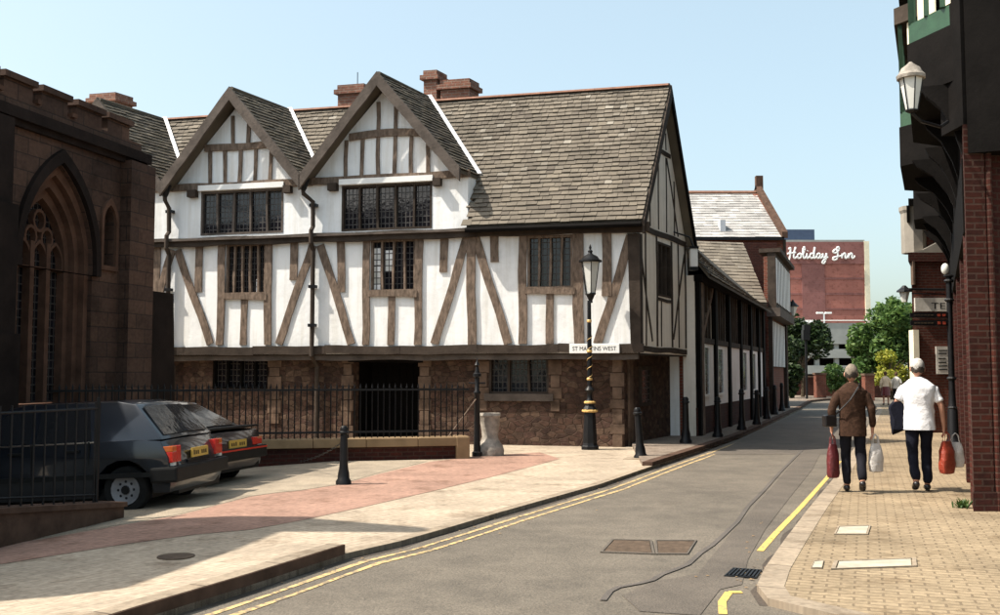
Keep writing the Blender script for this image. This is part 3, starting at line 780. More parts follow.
rf = rb.build('roof', M_['slate_dark'], gh)
mb = slates(MB(), O_e, U, Sd, Aw, rf_len-.02,   .128, .20, main_clip)
mb.build('roof_slates', M_['slate'], rf)
mb = MB()
k = 34
for i in range(k):
    a0 = AL + Aw*i/k; a1 = a0 + Aw/k + .01
    h = .02*math.sin(i*.7) 
    pts = []
    for t in range(5):
        th = math.pi*t/4; pts.append((.11*math.cos(th), .07*math.sin(th)))
    mb.prism([P(a0,BR+x,Z_RIDGE-.02+y) for x, y in pts], U*(a1-a0-.012))
mb.build('ridge_tiles', M_['ridge_red'], rf)
# bargeboards at the gable, drainage board at eaves
def barge(a_n, b0, z0, b1, z1, w, nm='bargeboard', m='oak_dark', parent=None):
    a = P(a_n, b0, z0); b = P(a_n, b1, z1); d = (b-a).normalized(); q = V((0,0,-w))
    mb = MB(); mb.prism([a+V((0,0,.0)), b+V((0,0,.0)), b+q*1.25, a+q], U*.05)
    return mb.build(nm, M_[m], parent or gh)
barge(va, -eo, f1.z+.0, BR, Z_RIDGE+.0, .3, m='oak_dark'); barge(va, BD+.25, Z_EAVE-.3, BR+.001, Z_RIDGE, .2, m='black_oak')
mb = MB(); a = f0+V((0,0,-.12)); b = f1+V((0,0,-.12)); mb.hexa([a,b,b+E*.12,a+E*.12],[a+V((0,0,.115)),b+V((0,0,.115)),b+E*.12+V((0,0,.115)),a+E*.12+V((0,0,.115))]); mb.build('eaves_board', M_['black_oak'], gh)
# gutter along the right part
mb = MB(); mb.tube([f0+V((0,0,-.1))-E*.06, f1+V((0,0,-.1))-E*.06], .06, 8); mb.build('gutter', M_['black_oak'], gh)

# ---- dormers
ZA = [8.3, 8.33, 8.42]
dwin = [None, (201.5,283,192,232.5), (342,432,186,229)]
for i in range(3):
    ul, ur = Vd[i], Vd[i+1]; um = ux([60,236,383][i], 100) if i else (ul+ur)/2 
    if i == 1: um = F.px(234.5,90,.35)[0]
    if i == 2: um = F.px(382,75,.35)[0]
    ap = ZA[i]
    hole = []
    if dwin[i]:
        x0,x1,y0,y1 = dwin[i]; a = uz(x0,y0); b = uz(x1,y1); hole = [[(a[0],max(b[1],Z_LED1+.02)),(b[0],max(b[1],Z_LED1+.02)),(b[0],a[1]),(a[0],a[1])]]
    d = empty('x', (0,0,0)) if False else None
    mb = MB(); mb.plate(F, [(ul,Z_LED1-.2),(ur,Z_LED1-.2),(ur,Z_TIE+.1),(um,ap-.2),(ul,Z_TIE+.1)], -.14, 0, hole)
    dm = mb.build('dormer', M_['plaster'], gh)
    if hole: 
        h = hole[0]; window(F, h[0][0], h[1][0], h[0][1], h[2][1], 4, gh, rec=-.08, frame='oak_grey' if i == 1 else 'oak_dark', glass='leaded' if i == 2 else 'leaded')
        mb = MB(); mb.rect(F, h[0][0]-.04, h[1][0]+.04, h[2][1]+.01, h[2][1]+.14, -.01, .10); mb.build('fascia', M_['white'], dm)
        mb = MB(); mb.rect(F, h[0][0]-.3, h[0][0]-.08, Z_TIE-.25, Z_TIE-.08, 0, .16); mb.build('corbel', M_['oak_dark'], dm)
        mb = MB(); mb.rect(F, h[1][0]+.05, h[1][0]+.24, Z_TIE-.25, Z_TIE-.08, 0, .16); mb.build('corbel', M_['oak_dark'], dm)
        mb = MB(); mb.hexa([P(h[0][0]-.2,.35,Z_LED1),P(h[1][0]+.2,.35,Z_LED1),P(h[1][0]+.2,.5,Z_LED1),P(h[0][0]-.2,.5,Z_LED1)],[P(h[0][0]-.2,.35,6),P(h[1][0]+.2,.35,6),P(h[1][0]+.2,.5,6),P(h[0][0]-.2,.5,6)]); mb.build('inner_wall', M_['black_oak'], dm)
    # cheek on the right of the last one
    if i == 2:
        mb = MB(); mb.hexa([P(ur-.12,0.01,Z_LED1-.2),P(ur,0.01,Z_LED1-.2),P(ur,1.2,Z_LED1-.2),P(ur-.12,1.2,Z_LED1-.2)],[P(ur-.12,0.01,Z_TIE+.05),P(ur,0.01,Z_TIE+.05),P(ur,1.2,Z_TIE+.05),P(ur-.12,1.2,Z_TIE+.05)])
        mb.build('cheek_wall', M_['plaster'], dm)
    mb = MB().timber(F, (ul-.05, Z_TIE), (ur+.05, Z_TIE), .17, -.02, .07); mb.build('tie_beam', M_['oak'], dm)
    zc = 7.02 if i < 2 else 7.1
    HL = (um-ul); HR = (ur-um)
    def half(z): return (ap-.25-z)/(ap-.25-Z_TIE)
    if i < 2: mb = MB().timber(F, (um-HL*half(zc), zc), (um+HR*half(zc), zc), .16, -.02, .06)
    else:
        mb = MB(); pts = []
        for k in range(9):
            t = k/8; pts.append((um-HL*half(zc)*.95 + (HL+HR)*half(zc)*.95*t, zc - .03 + .06*math.sin(math.pi*t)))
        mb.plate(F, [(u_, z_-.08) for u_, z_ in pts] + [(u_, z_+.09) for u_, z_ in reversed(pts)], -.02, .06)
    mb.build('collar_beam', M_['oak'], dm)
    n = 5 if i < 2 else 6
    for k in range(n):
        u_ = um + (k-(n-1)/2)*.40
        t_ = (um-u_)/HL if u_ < um else (u_-um)/HR
        top = ap-.3 - (ap-.25-Z_TIE)*abs(t_)
        mb = MB().timber(F, (u_, Z_TIE+.05), (u_, min(zc-.03, top)), .085, -.02, .04); mb.build('stud', M_['oak'], dm)
    for k in (-.21, .21):
        mb = MB().timber(F, (um+k, zc+.03), (um+k, ap-.3-abs(k)*1.2), .085, -.02, .04); mb.build('stud', M_['oak'], dm)
    # roof slopes: ridge from in front of the wall back to the main ridge
    bf = -.36; bb = BR + .0
    apx = um
    rz = Z_TIE + .03
    slL = (ap - rz); 
    dr_ = MB()
    for sgn, uf in ((-1, ul-.02), (1, ur+.02)):
        q = [P(uf,bf,rz), P(apx,bf,ap), P(apx,bb,ap-.03), P(uf,bb,rz)]
        # underside a little lower
        dr_.hexa([p+V((0,0,-.08)) for p in q], q)
    r_ = dr_.build('dormer_roof', M_['slate_dark'], dm)
    for sgn, uf in ((-1, ul-.02), (1, ur+.02)):
        top = P(apx,bf,ap); bot = P(uf,bf,rz)
        S_ = (top-bot); 
        # hide slates that fall behind the main roof plane
        def clip(a, s, bot=bot, S_=S_):
            z = rz + (S_.z)*(s/S_.length); b_ = bf + a
            return b_ < fz(z) + .12
        mb = slates(MB(), bot, E, S_, bb-bf, S_.length-.01, .125, .19, clip)
        mb.build('roof_slates', M_['slate_dark' if sgn > 0 else 'slate'], r_)  # right-facing slope gets darker slates that paint its shade
        # lead in the valley with the main roof
        if True:
            a_ = P(uf, fz(rz), rz); b_ = P(apx, fz(ap), ap)
            nn = V((0,-.0,.045)) - E*.05
            w_ = U*(.10*sgn)
            mb = MB(); mb.hexa([a_+nn*.2, a_+w_+nn*.2, b_+w_+nn*.2, b_+nn*.2], [a_+nn*1.3, a_+w_+nn*1.3, b_+w_+nn*1.3, b_+nn*1.3]); mb.build('lead_valley', M_['lead'], r_)
        # bargeboard, wide weathered plank
        n1 = .40; off = F.N*.05
        w = .30
        a0 = F.p(0,0,0)
        B0 = bot - E*.03; T0 = top - E*.03
        dd = (T0-B0).normalized(); perp = V((0,0,1)).cross(dd); inn = V((0,0,-1))
        mb = MB(); L_ = (T0-B0).length; kk = 8; o_, i_ = [], []
        for t in range(kk+1):
            c_ = B0 + dd*(L_*t/kk) + V((0,0,.05)); o_.append(c_ + V((0,0,random.uniform(-.01,.01)))); i_.append(c_ + inn*(.33 + (random.uniform(-.015,.015))))
        mb.prism(o_ + i_[::-1], -E*.055); mb.build('bargeboard', M_['oak_grey'], r_)
    mb = MB(); mb.tube([P(apx,bf,ap+.02), P(apx,bb,ap-.01)], .05, 8); mb.build('ridge_roll', M_['slate_dark'], r_)
# rainwater: hopper at each valley, and downpipe
for i, (vx, xx) in enumerate(((1, 172.5), (2, 315.5))):
    u_ = Vd[vx]
    mb = MB(); c_ = P(u_, -.28, Z_TIE-.02)
    mb.lathe([(.03,-.26),(.07,-.2),(.13,-.02),(.16,.05),(.13,.05),(.1,-.02)], c=c_, seg=12); hp = mb.build('rain_hopper', M_['iron'], gh)
    uu = ux(xx, 200)
    mb = MB(); mb.tube([c_+V((0,0,-.24)), c_+V((0,0,-.3)), F.p(uu, Z_TIE-.5, .14), F.p(uu, 5.0, .12), F.p(uu, 4.9, .22), F.p(uu, 4.6, .22), F.p(uu, 4.45, .10), F.p(uu, 2.3, .10), F.p(uu, 2.0, .12), F.p(uu, 1.75, -.2), F.p(uu, -.3, -.2)], .052, 10)
    dp = mb.build('downpipe', M_['oak_dark'], gh)
    for zz in (5.5, 3.6, 2.7):
        mb = MB(); mb.rect(F, uu-.085, uu+.085, zz-.035, zz+.035, .02, .165); mb.build('pipe_collar', M_['iron'], dp)
# chimneys
def chimney(a, b, z0, z1, w, d, nm='chimney', pots=(), cap=True):
    mb = MB(); c_ = P(a,b,0)
    def ring(ww, dd, za, zb): 
        q = [c_-U*ww/2-E*dd/2, c_+U*ww/2-E*dd/2, c_+U*ww/2+E*dd/2, c_-U*ww/2+E*dd/2]
        mb.hexa([p+V((0,0,za)) for p in q],[p+V((0,0,zb)) for p in q])
    ring(w, d, z0, z1); 
    if cap: ring(w+.14, d+.14, z1, z1+.12); ring(w+.02, d+.02, z1+.121, z1+.25)
    ch = mb.build(nm, M_['brick_chim'], rf)
    for k, (dx, h) in enumerate(pots):
        m2 = MB(); m2.lathe([(.13,0),(.11,h*.8),(.13,h*.82),(.12,h),(.08,h)], c=c_+U*dx+V((0,0,z1+.24)), seg=12); m2.build('chimney_pot', M_['brick_chim'], ch)
    return ch
def a_at(px_, Y): x = (px_-500)/1000*Y; return (V((x, Y, 0)) - C0).dot(U)
chimney(a_at(336,25.2)-.42, BR+1.0, 7.6, 8.85, .72, .6)
chimney(a_at(427,24.4)-.62, BR+.75, 7.6, 9.0, .34, .5, pots=())
chimney(a_at(447,24.2)-.50, BR+.75, 7.6, 8.72, .75, .5)
chimney(a_at(110,27.4)-.55, BR+.6, 7.6, 9.0, .8, .6)
mb = MB(); c_ = P(a_at(336,25.2)-.42, BR+1.0, 9.05); mb.tube([c_, c_+V((0,0,.45))], .012, 6); mb.build('aerial', M_['iron'], rf)
# white lamp box under the gable
c_ = P(va-.05, BD+.15, 0)
lb = empty('wall_light', P(.2, BD+.3, 4.0), 'white box shaped wall light hanging under the hall gable verge', 'wall light')
q = atY(693.5, 258, 23.9)
mb = MB(); mb.box(q.x-.09, q.x+.09, q.y-.09, q.y+.09, q.z-.22, q.z+.22); mb.build('lamp_box', M_['white'], lb, bevel=.02)
mb = MB(); mb.box(q.x-.11, q.x+.11, q.y-.11, q.y+.11, q.z+.222, q.z+.27); mb.tube([(q.x,q.y,q.z+.27),(q.x-.1,q.y-.05,q.z+.5),(q.x-.5,q.y-.2,q.z+.6)], .02, 6); mb.build('bracket', M_['iron'], lb)
mb = MB(); mb.box(q.x-.1, q.x+.1, q.y-.1, q.y+.1, q.z-.30, q.z-.222); mb.build('lamp_base', M_['iron'], lb)
# street name plate
sg = empty('street_sign', F.p(ux(594,348), 2.05, .08), 'white street name plate with black lettering on the jetty beam', 'street sign')
a = F.px(569.5,353.5,.07); b = F.px(619.5,343.5,.07)
mb = MB(); mb.rect(F, a[0], b[0], a[1], b[1], .065, .085); mb.build('plate', M_['off_white'] if False else M_['white'], sg, bevel=.01)
put_text(F, 'ST MARTINS WEST', a[0]+.07, a[1]+.06, b[0]-a[0]-.14, b[1]-a[1]-.12, .088, 'lettering', M_['black_txt'], sg)
# ================================================================ CHURCH
dC = V((.2334, .9724, 0)); OC = V((-6.9, 19, 0))
H = Frame(OC, dC); 
if H.N.x < 0: H.N = -H.N
ch = empty('church', OC, 'dark brown sandstone church with battlements and a tall traceried window', 'church')
def cp(x, y): return H.px(x, y)
L0 = -11.5
s0 = cp(0, 110); s1 = cp(131, 158); zs = (s0[1] + s1[1]) / 2
def arch(uc_, hw_, zb_, zsp, k=1.25, n=10):
    """pointed arch outline"""
    pts = [(uc_-hw_, zb_), (uc_+hw_, zb_)]
    r = hw_*2*k/1.25*1.0; cx = uc_ + hw_ - r
    top = math.acos((uc_-cx)/r)
    for i in range(n+1):
        t = top*i/n; pts.append((cx + r*math.cos(t), zsp + r*math.sin(t)))
    cx2 = uc_ - hw_ + r
    for i in range(n, -1, -1):
        t = top*i/n; pts.append((cx2 - r*math.cos(t), zsp + r*math.sin(t)))
    return pts
wl = cp(17,260); wr = cp(93,260); wapex = cp(54,162)
uc_ = (wl[0]+wr[0])/2; hw_ = (wr[0]-wl[0])/2*.98
ztop = wapex[1]; 
zsp = ztop - math.sqrt(max(.1,(hw_*2)**2 - hw_**2))
lc = cp(108,240); 
mb = MB()
outer = arch(uc_, hw_, .9, zsp)
lan = arch(lc[0], .17, cp(108,266)[1], cp(108,222)[1])
mb.plate(H, [(L0,-.6),(0,-.6),(0,zs),(L0,zs)], -.6, 0, [outer, lan])
mb.build('wall', M_['church'], ch)
wn_ = empty('window_dummy', (0,0,0)) if False else None
# window in receding orders
ow = None
for k in range(3):
    a_ = arch(uc_, hw_-.11*k, .9+.06*k, zsp); b_ = arch(uc_, hw_-.11*(k+1), .9+.06*(k+1), zsp)
    mb = MB(); mb.plate(H, a_, -.16*(k+1)-.2, -.12*(k+1)+.04, [b_]); o = mb.build('window' if k == 0 else 'moulding', M_['church_trim'], ch if k == 0 else ow)
    if k == 0: ow = o
ih = hw_-.33
inn = arch(uc_, ih, 1.1, zsp)
mb = MB(); mb.plate(H, inn, -.5, -.47); mb.build('glass', M_['leaded'], ow)
for off in (-.33, .33):
    mb = MB(); mb.rect(H, uc_+ih*off-.05, uc_+ih*off+.05, 1.1, zsp+.3, -.48, -.32); mb.build('mullion', M_['church_trim'], ow)
for off in (-.66, 0, .66):
    a_ = arch(uc_+ih*off, ih*.33, zsp-.15, zsp+.0); b_ = arch(uc_+ih*off, ih*.27, zsp-.12, zsp+.0)
    mb = MB(); mb.plate(H, a_, -.48, -.34, [b_]); mb.build('tracery', M_['church_trim'], ow)
for off, zz in ((-.33,.62),(.33,.62),(0,1.1)):
    mb = MB(); pts = [(uc_+ih*off+.26*ih*math.cos(t*math.pi/6)*1.0, zsp+zz*ih+ .26*ih*math.sin(t*math.pi/6)*1.3) for t in range(12)]
    pin = [(uc_+ih*off+.19*ih*math.cos(t*math.pi/6), zsp+zz*ih+.19*ih*math.sin(t*math.pi/6)*1.3) for t in range(12)]
    mb.plate(H, pts, -.48, -.36, [pin]); mb.build('tracery', M_['church_trim'], ow)
# hood mould
a_ = arch(uc_, hw_+.14, zsp-.2, zsp); b_ = arch(uc_, hw_+.01, zsp-.2, zsp)
mb = MB(); mb.plate(H, a_, -.02, .09, [b_]); mb.build('hood_mould', M_['church_dark'], ow)
mb = MB(); mb.plate(H, arch(lc[0], .17, cp(108,266)[1], cp(108,222)[1]), -.35, -.3); lw_ = mb.build('window', M_['leaded'], ch)
mb = MB(); mb.plate(H, arch(lc[0], .25, cp(108,268)[1]-.05, cp(108,222)[1]), -.02, .05, [arch(lc[0], .18, cp(108,266)[1], cp(108,222)[1])]); mb.build('surround', M_['church_trim'], lw_)
# left side window beyond the frame edge and dark pilaster
pu = cp(-4,300)[0]
mb = MB()
for z0_, z1_, n in ((-.6,2.2,.42),(2.2,4.2,.32),(4.2,zs-.1,.2)):
    mb.rect(H, pu-.75, pu+.05, z0_, z1_, -.02, n)
mb.build('buttress', M_['church_dark'], ch)
# string course and parapet with battlements
mb = MB(); mb.rect(H, L0, .12, zs-.06, zs+.12, -.2, .16); mb.rect(H, L0, .1, zs-.16, zs-.06, -.2, .08); mb.build('string_course', M_['church_dark'], ch)
zm = cp(10,72)[1]; zcr = cp(37,98)[1]
mer = [(cp(4,80)[0], cp(33,90)[0]), (cp(42,90)[0], cp(68,100)[0]), (cp(77,110)[0], cp(102,110)[0])]
zcr = min(zcr, zm-.35)
mb = MB(); mb.rect(H, L0, 0, zs+.12, zcr, -.4, .0); mb.build('parapet', M_['church'], ch)
first = mer[0][0] - (mer[1][0]-mer[0][0])
step = mer[1][0]-mer[0][0]; wid = mer[0][1]-mer[0][0]
ms = [(mer[0][0]-step*k, mer[0][0]-step*k+wid) for k in range(6,0,-1)] + mer
last = (mer[2][0]+step, min(0, mer[2][0]+step+wid))
for a_, b_ in ms + ([last] if last[1]-last[0] > .2 else []):
    if a_ < L0: continue
    mb = MB(); mb.rect(H, a_, b_, zcr, zm-.1, -.4, .0); mb.rect(H, a_-.05, b_+.05, zm-.1, zm, -.46, .07)
    mb.build('merlon', M_['church'], ch)
for a_, b_ in zip(ms[:-1], ms[1:]):
    if a_[1] < L0: continue
    mb = MB(); mb.rect(H, a_[1]+.055, b_[0]-.055, zcr, zcr+.07, -.45, .06); mb.build('coping', M_['church_trim'], ch)
# end wall, roof behind and corner buttress in stages
EndN = dC
mb = MB(); q0 = OC; w5 = -H.N*7
mb.hexa([q0-V((0,0,.6)), q0+w5-V((0,0,.6)), q0+w5-dC*.5-V((0,0,.6)), q0-dC*.5-V((0,0,.6))],[q0+V((0,0,zcr)), q0+w5+V((0,0,zcr)), q0+w5-dC*.5+V((0,0,zcr)), q0-dC*.5+V((0,0,zcr))])
for i in range(len(mb.v)): mb.v[i] += dC*.004 - H.N*.004
mb.build('end_wall', M_['church'], ch)
for nm_, (pl, pr, pt, n, fw_) in {'a': (121, 141, 170, .18, 0), 'b': (141,163,291,.55,0)}.items(): pass
mb = MB(); mb.rect(H, -.62, .16, -.6, zs-.12, -.6, .22); mb.build('buttress', M_['church'], ch)
# diagonal stage buttress right of the corner
zb2 = cp(150,292)[1]
q = atY(151, 300, 19.6)
mb = MB()
bx = OC + dC*.16; by = H.N
mb.hexa([bx-by*.5-V((0,0,.6)), bx+by*.2-V((0,0,.6)), bx+by*.2+dC*.95-V((0,0,.6)), bx-by*.5+dC*.95-V((0,0,.6))],[bx-by*.5+V((0,0,zb2)), bx+by*.2+V((0,0,zb2)), bx+by*.2+dC*.75+V((0,0,zb2)), bx-by*.5+dC*.75+V((0,0,zb2))])
mb.build('buttress', M_['church_dark'], ch)
mb = MB(); mb.rect(H, L0, .2, -.6, .55, 0, .18); mb.build('plinth', M_['church_dark'], ch)
mb = MB(); a_ = OC - H.N*.6; b_ = OC + dC*L0 - H.N*.6; r5 = -H.N*3.2
mb.hexa([a_+V((0,0,zs)), b_+V((0,0,zs)), b_+r5+V((0,0,zs+.9)), a_+r5+V((0,0,zs+.9))],[a_+V((0,0,zs+.1)), b_+V((0,0,zs+.1)), b_+r5+V((0,0,zs+1)), a_+r5+V((0,0,zs+1))]); mb.build('roof', M_['lead'], ch)
# unseen block and wedge added left of the view, shaped to shadow the pavement
mb = MB(); ZP = 8.0
q = [(-7.8,10.45),(-8.45,6.6),(-15,6.8),(-15,10.85)]
mb.prism([(x, y, -.6) for x, y in q], (0,0,ZP+.6)); mb.build('shadow_block', M_['church'], ch)
mb = MB(); mb.hexa([(-8.02,9.8,ZP),(-8.02,10.45,ZP),(-15,10.6,ZP),(-15,9.8,ZP)],[(-7.0,9.3,ZP+.7),(-7.0,9.6,ZP+.7),(-14,9.7,ZP+1.2),(-14,9.5,ZP+1.2)])
mb.build('shadow_wedge', M_['lead'], ch)

# ================================================================ LOW WALLS AND RAILINGS
wa = gnd(225, 463.5); wb = gnd(468, 458.5)
dw = (wb-wa).normalized(); LW_ = (wb-wa).length
W_ = Frame(wa, dw)
if W_.N.y > 0: W_.N = -W_.N
W_.O = V((wa.x, wa.y, 0))
zc0 = W_.px(400, 446.5)[1]; zc1 = W_.px(400, 439.5)[1]
bw = empty('low_wall', W_.p(LW_/2,0,0), 'low brick wall with sunlit tan stone coping below the black railings', 'wall')
mb = MB(); mb.rect(W_, -4.2, LW_, -.4, zc0, -.3, 0); mb.build('brickwork', M_['brick_dark'], bw)
k = 9
for i in range(k):
    a_ = -4.2 + (LW_+4.2)*i/k; b_ = -4.2 + (LW_+4.2)*(i+1)/k
    mb = MB(); mb.rect(W_, a_+.004, b_-.004, zc0, zc1+.03, -.36, .07); mb.build('coping_stone', M_['coping'], bw, bevel=.012)
mb = MB(); mb.rect(W_, LW_-.24, LW_+.02, -.1, zc1+.045, -.38, .085); mb.build('end_stone', M_['coping'], bw, bevel=.03)
ra = empty('railings', W_.p(LW_/2,-.15,zc1), 'black iron railings with pointed bars on the tan stone coping of the low wall', 'railings')
ztp = W_.px(430, 383, -.15)[1]; zr1 = W_.px(430, 389.5, -.15)[1]
for zz in (zr1, zc1+.14):
    mb = MB(); mb.rect(W_, -4.1, LW_+.05, zz-.018, zz+.018, -.17, -.13); mb.build('rail', M_['iron'], ra)
nb = int((LW_+2.9)/.108)
for i in range(nb):
    u_ = LW_ - .06 - i*.108; mb = MB()
    c_ = W_.p(u_, 0, -.15)
    mb.tube([c_+V((0,0,zc1-.02)), c_+V((0,0,ztp-.09)), c_+V((0,0,ztp-.085)), c_+V((0,0,ztp))], [.0125,.0125,.021,.002], 6)
    mb.build('bar', M_['iron'], ra)
# tall post at the end of the railings
pq = gnd(477, 456.5)
tp = empty('iron_post', pq, 'tall black cast iron post with finial at the end of the railings', 'post')
zp = atY(477, 366, pq.y).z
mb = MB(); mb.lathe([(.10,0),(.10,.08),(.07,.1),(.06,.45),(.055,zp-.55),(.07,zp-.53),(.07,zp-.5),(.045,zp-.47),(.045,zp-.22),(.08,zp-.2),(.08,zp-.15),(.05,zp-.13),(.03,zp-.02)], c=pq, seg=12); mb.build('shaft', M_['iron'], tp, smooth=True)
mb = MB(); mb.lathe([(.02,0),(.055,.04),(.02,.1),(.004,.17)], c=pq+V((0,0,zp-.02)), seg=10); mb.build('finial', M_['iron'], tp, smooth=True)
mb = MB(); mb.tube([pq+V((-.16,0,zp-.33)), pq+V((.16,0,zp-.33))], .018, 6); mb.build('cross_arm', M_['iron'], tp)
mb = MB(); a_ = pq+V((-.02,-.05,1.1)); b_ = atY(446, 440, pq.y-.25); mb.tube([a_, b_], .012, 6); mb.build('stay_bar', M_['oak'], tp)
# stone urn-shaped guard
uq = gnd(490, 455.5)
sc_ = uq.y/1000
mb = MB(); hh = atY(490, 413, uq.y).z
mb.lathe([(.02,0),(.27,0),(.28,.10),(.25,.2),(.19,.27),(.155,.36),(.17,.5),(.19,.62),(.195,hh-.08),(.215,hh-.05),(.2,hh),(.15,hh),(.14,hh-.06),(.0,hh-.06)], c=uq, seg=18)
tag(mb.build('stone_guard', M_['stone_grey'], base=uq, smooth=True), 'grey flared metal bin with a dark bulging foot beside the tall iron post', 'bin')

# low kerb wall and railings in front of the parked cars
kw = Frame(V((-4.35,11.7,0)), V((-.5,-1.75,0)))
if kw.N.x < 0: kw.N = -kw.N
kb = empty('kerb_wall', kw.p(1.5,0,gz(-4.7)), 'low dark stone kerb wall in front of the parked cars at the left edge', 'wall')
mb = MB(); mb.plate(kw, [(0,-.3),(6,-.6),(6,.60),(0,.06)], -.3, 0); mb.build('kerb_stone', M_['kerb_dark'], kb)
mb = MB(); mb.plate(kw, [(-.02,.055),(6,.595),(6,.65),(-.02,.11)], -.33, .03); mb.build('coping', M_['kerb_dark'], kb)
rl = empty('railings', kw.p(1.5,-.15,.2), 'low black railings standing on the kerb wall beside the blue hatchback', 'railings')
for i in range(26):
    u_ = .35 + i*.16; c_ = kw.p(u_, 0, -.15)
    mb = MB(); mb.tube([c_+V((0,0,.09+.09*u_)), c_+V((0,0,1.27))], .011, 6); mb.build('bar', M_['iron'], rl)
for zz in (.0, 1.2):
    mb = MB(); mb.tube([kw.p(.3,zz or .22,-.15), kw.p(4.4,zz or .6,-.15)], .014, 6); mb.build('rail', M_['iron'], rl)
for u_ in (.3,):
    mb = MB(); mb.tube([kw.p(u_,.05,-.15), kw.p(u_,1.32,-.15)], .022, 8); mb.build('rail_post', M_['iron'], rl)

# ================================================================ BOLLARDS
def bollard(loc, h, r, label, group, lean=0, base='round'):
    t = empty('bollard', loc, label, 'bollard', group)
    mb = MB(); mb.lathe([(r*1.75,-.1),(r*1.75,.06*h),(r*1.35,.10*h),(r*1.25,.2*h),(r*1.05,.26*h),(r*.95,.34*h),(r*.8,.86*h)], c=loc, seg=14); mb.build('shaft', M_['iron'], t, smooth=True)
    mb = MB(); mb.lathe([(r*.8,.86*h),(r*1.1,.875*h),(r*1.1,.9*h),(r*.85,.915*h),(r*.9,.96*h),(r*.55,h),(0,h*1.005)], c=loc, seg=14); mb.build('cap', M_['iron'], t, smooth=True)
    if lean: t.rotation_euler = (0, R(lean), 0)
    return t
q = gnd(343.5, 484.5); hb = atY(343, 426, q.y).z
b0 = bollard(q, hb, .064, 'single black bollard on the setts between the blue car and the red paving', 'black bollards')
q = gnd(641, 459); hb = atY(638, 407.5, q.y).z
b1 = bollard(q, hb, .075, 'black bollard leaning left on a pale slab near the lamp post corner', 'black bollards', -4)
mb = MB(); mb.box(-.3,.42,-.2,.2,-.02,.03, Matrix.Translation(q)@Matrix.Rotation(R(-20),4,'Z')); mb.build('base_slab', M_['kerb'], b1)
row = [((686,443),371+26),((718,437),395),((742,430),390),((757,424.5),389),((767,419),386),((775,414.5),385),((782,411),384),((787,408),384)]
lab = ['nearest black bollard on the far pavement, by the white door frame', 'second black bollard of the receding row, before the long timbered range', 'third black bollard of the receding row','fourth black bollard of the receding row','fifth black bollard of the receding row','sixth black bollard of the receding row','seventh black bollard of the receding row, by the brick house','farthest black bollard of the receding row']
tops = [397,397,389,390,387,385,383,382]
for i, ((x,y), _) in enumerate(row):
    q = gnd(x, y, .066); q.z = .066; 
    hb = min(1.15, max(.95, atY(x, tops[i], q.y).z - .066))
    bollard(q, hb, .078, lab[i], 'black bollards')
# chain from the single bollard
def chain(a, b, sag, label):
    mb = MB(); n = 22
    for i in range(n):
        t0 = i/n; t1 = (i+1.25)/n
        f = lambda t: V(a).lerp(V(b), t) - V((0,0,sag*4*t*(1-t)))
        p, q_ = f(t0), f(min(1,t1)); d = (q_-p).normalized(); s_ = (V((0,0,1)) if i%2 else d.cross(V((0,0,1))).normalized())*.016
        m = (p+q_)/2; mb.tube([p, m+s_-d*.01, m+s_+d*.01, q_, m-s_+d*.01, m-s_-d*.01, p], .0045, 5, cap=False)
    o = mb.build('chain', M_['iron'], base=a); return tag(o, label, 'chain', None)
bq = gnd(343.5, 484.5)
chain(bq+V((0,0,.62)), V((-3.35,16.9,.12)), .05, 'slack chain running left from the single bollard on the setts')

# ================================================================ LAMP POST
lq = gnd(590, 449.5); zt_ = atY(592, 250, lq.y).z; s_ = zt_/4.3
lp = empty('lamp_post', lq, 'tall black cast iron lamp post with gilt bands and tapered glass lantern', 'lamp post')
def lt(prof): return [(r_*1.0, z_*s_) for r_, z_ in prof]
mb = MB(); mb.lathe(lt([(.19,-.02),(.19,.07),(.17,.09),(.155,.14),(.15,.3),(.125,.72),(.115,.80),(.15,.83),(.155,.86),(.13,.9),(.10,.94)]), c=lq, seg=8); mb.build('pedestal', M_['iron'], lp, bevel=.004)
mb = MB(); mb.lathe(lt([(.10,.94),(.12,.97),(.10,1.02),(.06,1.08),(.055,1.2),(.085,1.24),(.11,1.27),(.085,1.31),(.05,1.35),(.05,2.1),(.045,2.6),(.04,3.2)]), c=lq, seg=12); mb.build('column', M_['iron'], lp, smooth=True)
for zz, r_ in ((.82,.157),(1.0,.113),(1.5,.056),(2.1,.055),(2.75,.049)):
    mb = MB(); mb.lathe(lt([(r_*.9,zz-.025),(r_*1.08,zz-.01),(r_*1.08,zz+.02),(r_*.9,zz+.035)]), c=lq, seg=12); mb.build('gilt_band', M_['gold'], lp)
# spiral gilt leaf round the column
mb = MB(); pts = [(lq.x+.052*math.cos(t*.55), lq.y+.052*math.sin(t*.55), s_*(1.4+t*.018)) for t in range(60)]; mb.tube(pts, .007, 5); mb.build('gilt_spiral', M_['gold'], lp)
zl0 = atY(592, 294, lq.y).z; zl1 = atY(592, 262, lq.y).z
cx = atY(592.5, 280, lq.y).x; lc_ = V((lq.x+.03, lq.y, 0))
mb = MB(); mb.lathe([(.05,3.15*s_),(.04,3.2*s_),(.09,zl0-.03),(.12,zl0),(.11,zl0+.02)], c=lc_, seg=12); mb.build('lantern_base', M_['iron'], lp)
mb = MB(); mb.lathe([(.10,zl0+.02),(.20,zl1)], c=lc_, seg=6); ln = mb.build('lantern', M_['lampglass'], lp)
for k in range(6):
    t = 2*math.pi*(k+.5)/6; mb = MB(); mb.tube([lc_+V((.105*math.cos(t),.105*math.sin(t),zl0+.01)), lc_+V((.205*math.cos(t),.205*math.sin(t),zl1+.01))], .010, 5); mb.build('glazing_bar', M_['iron'], ln)
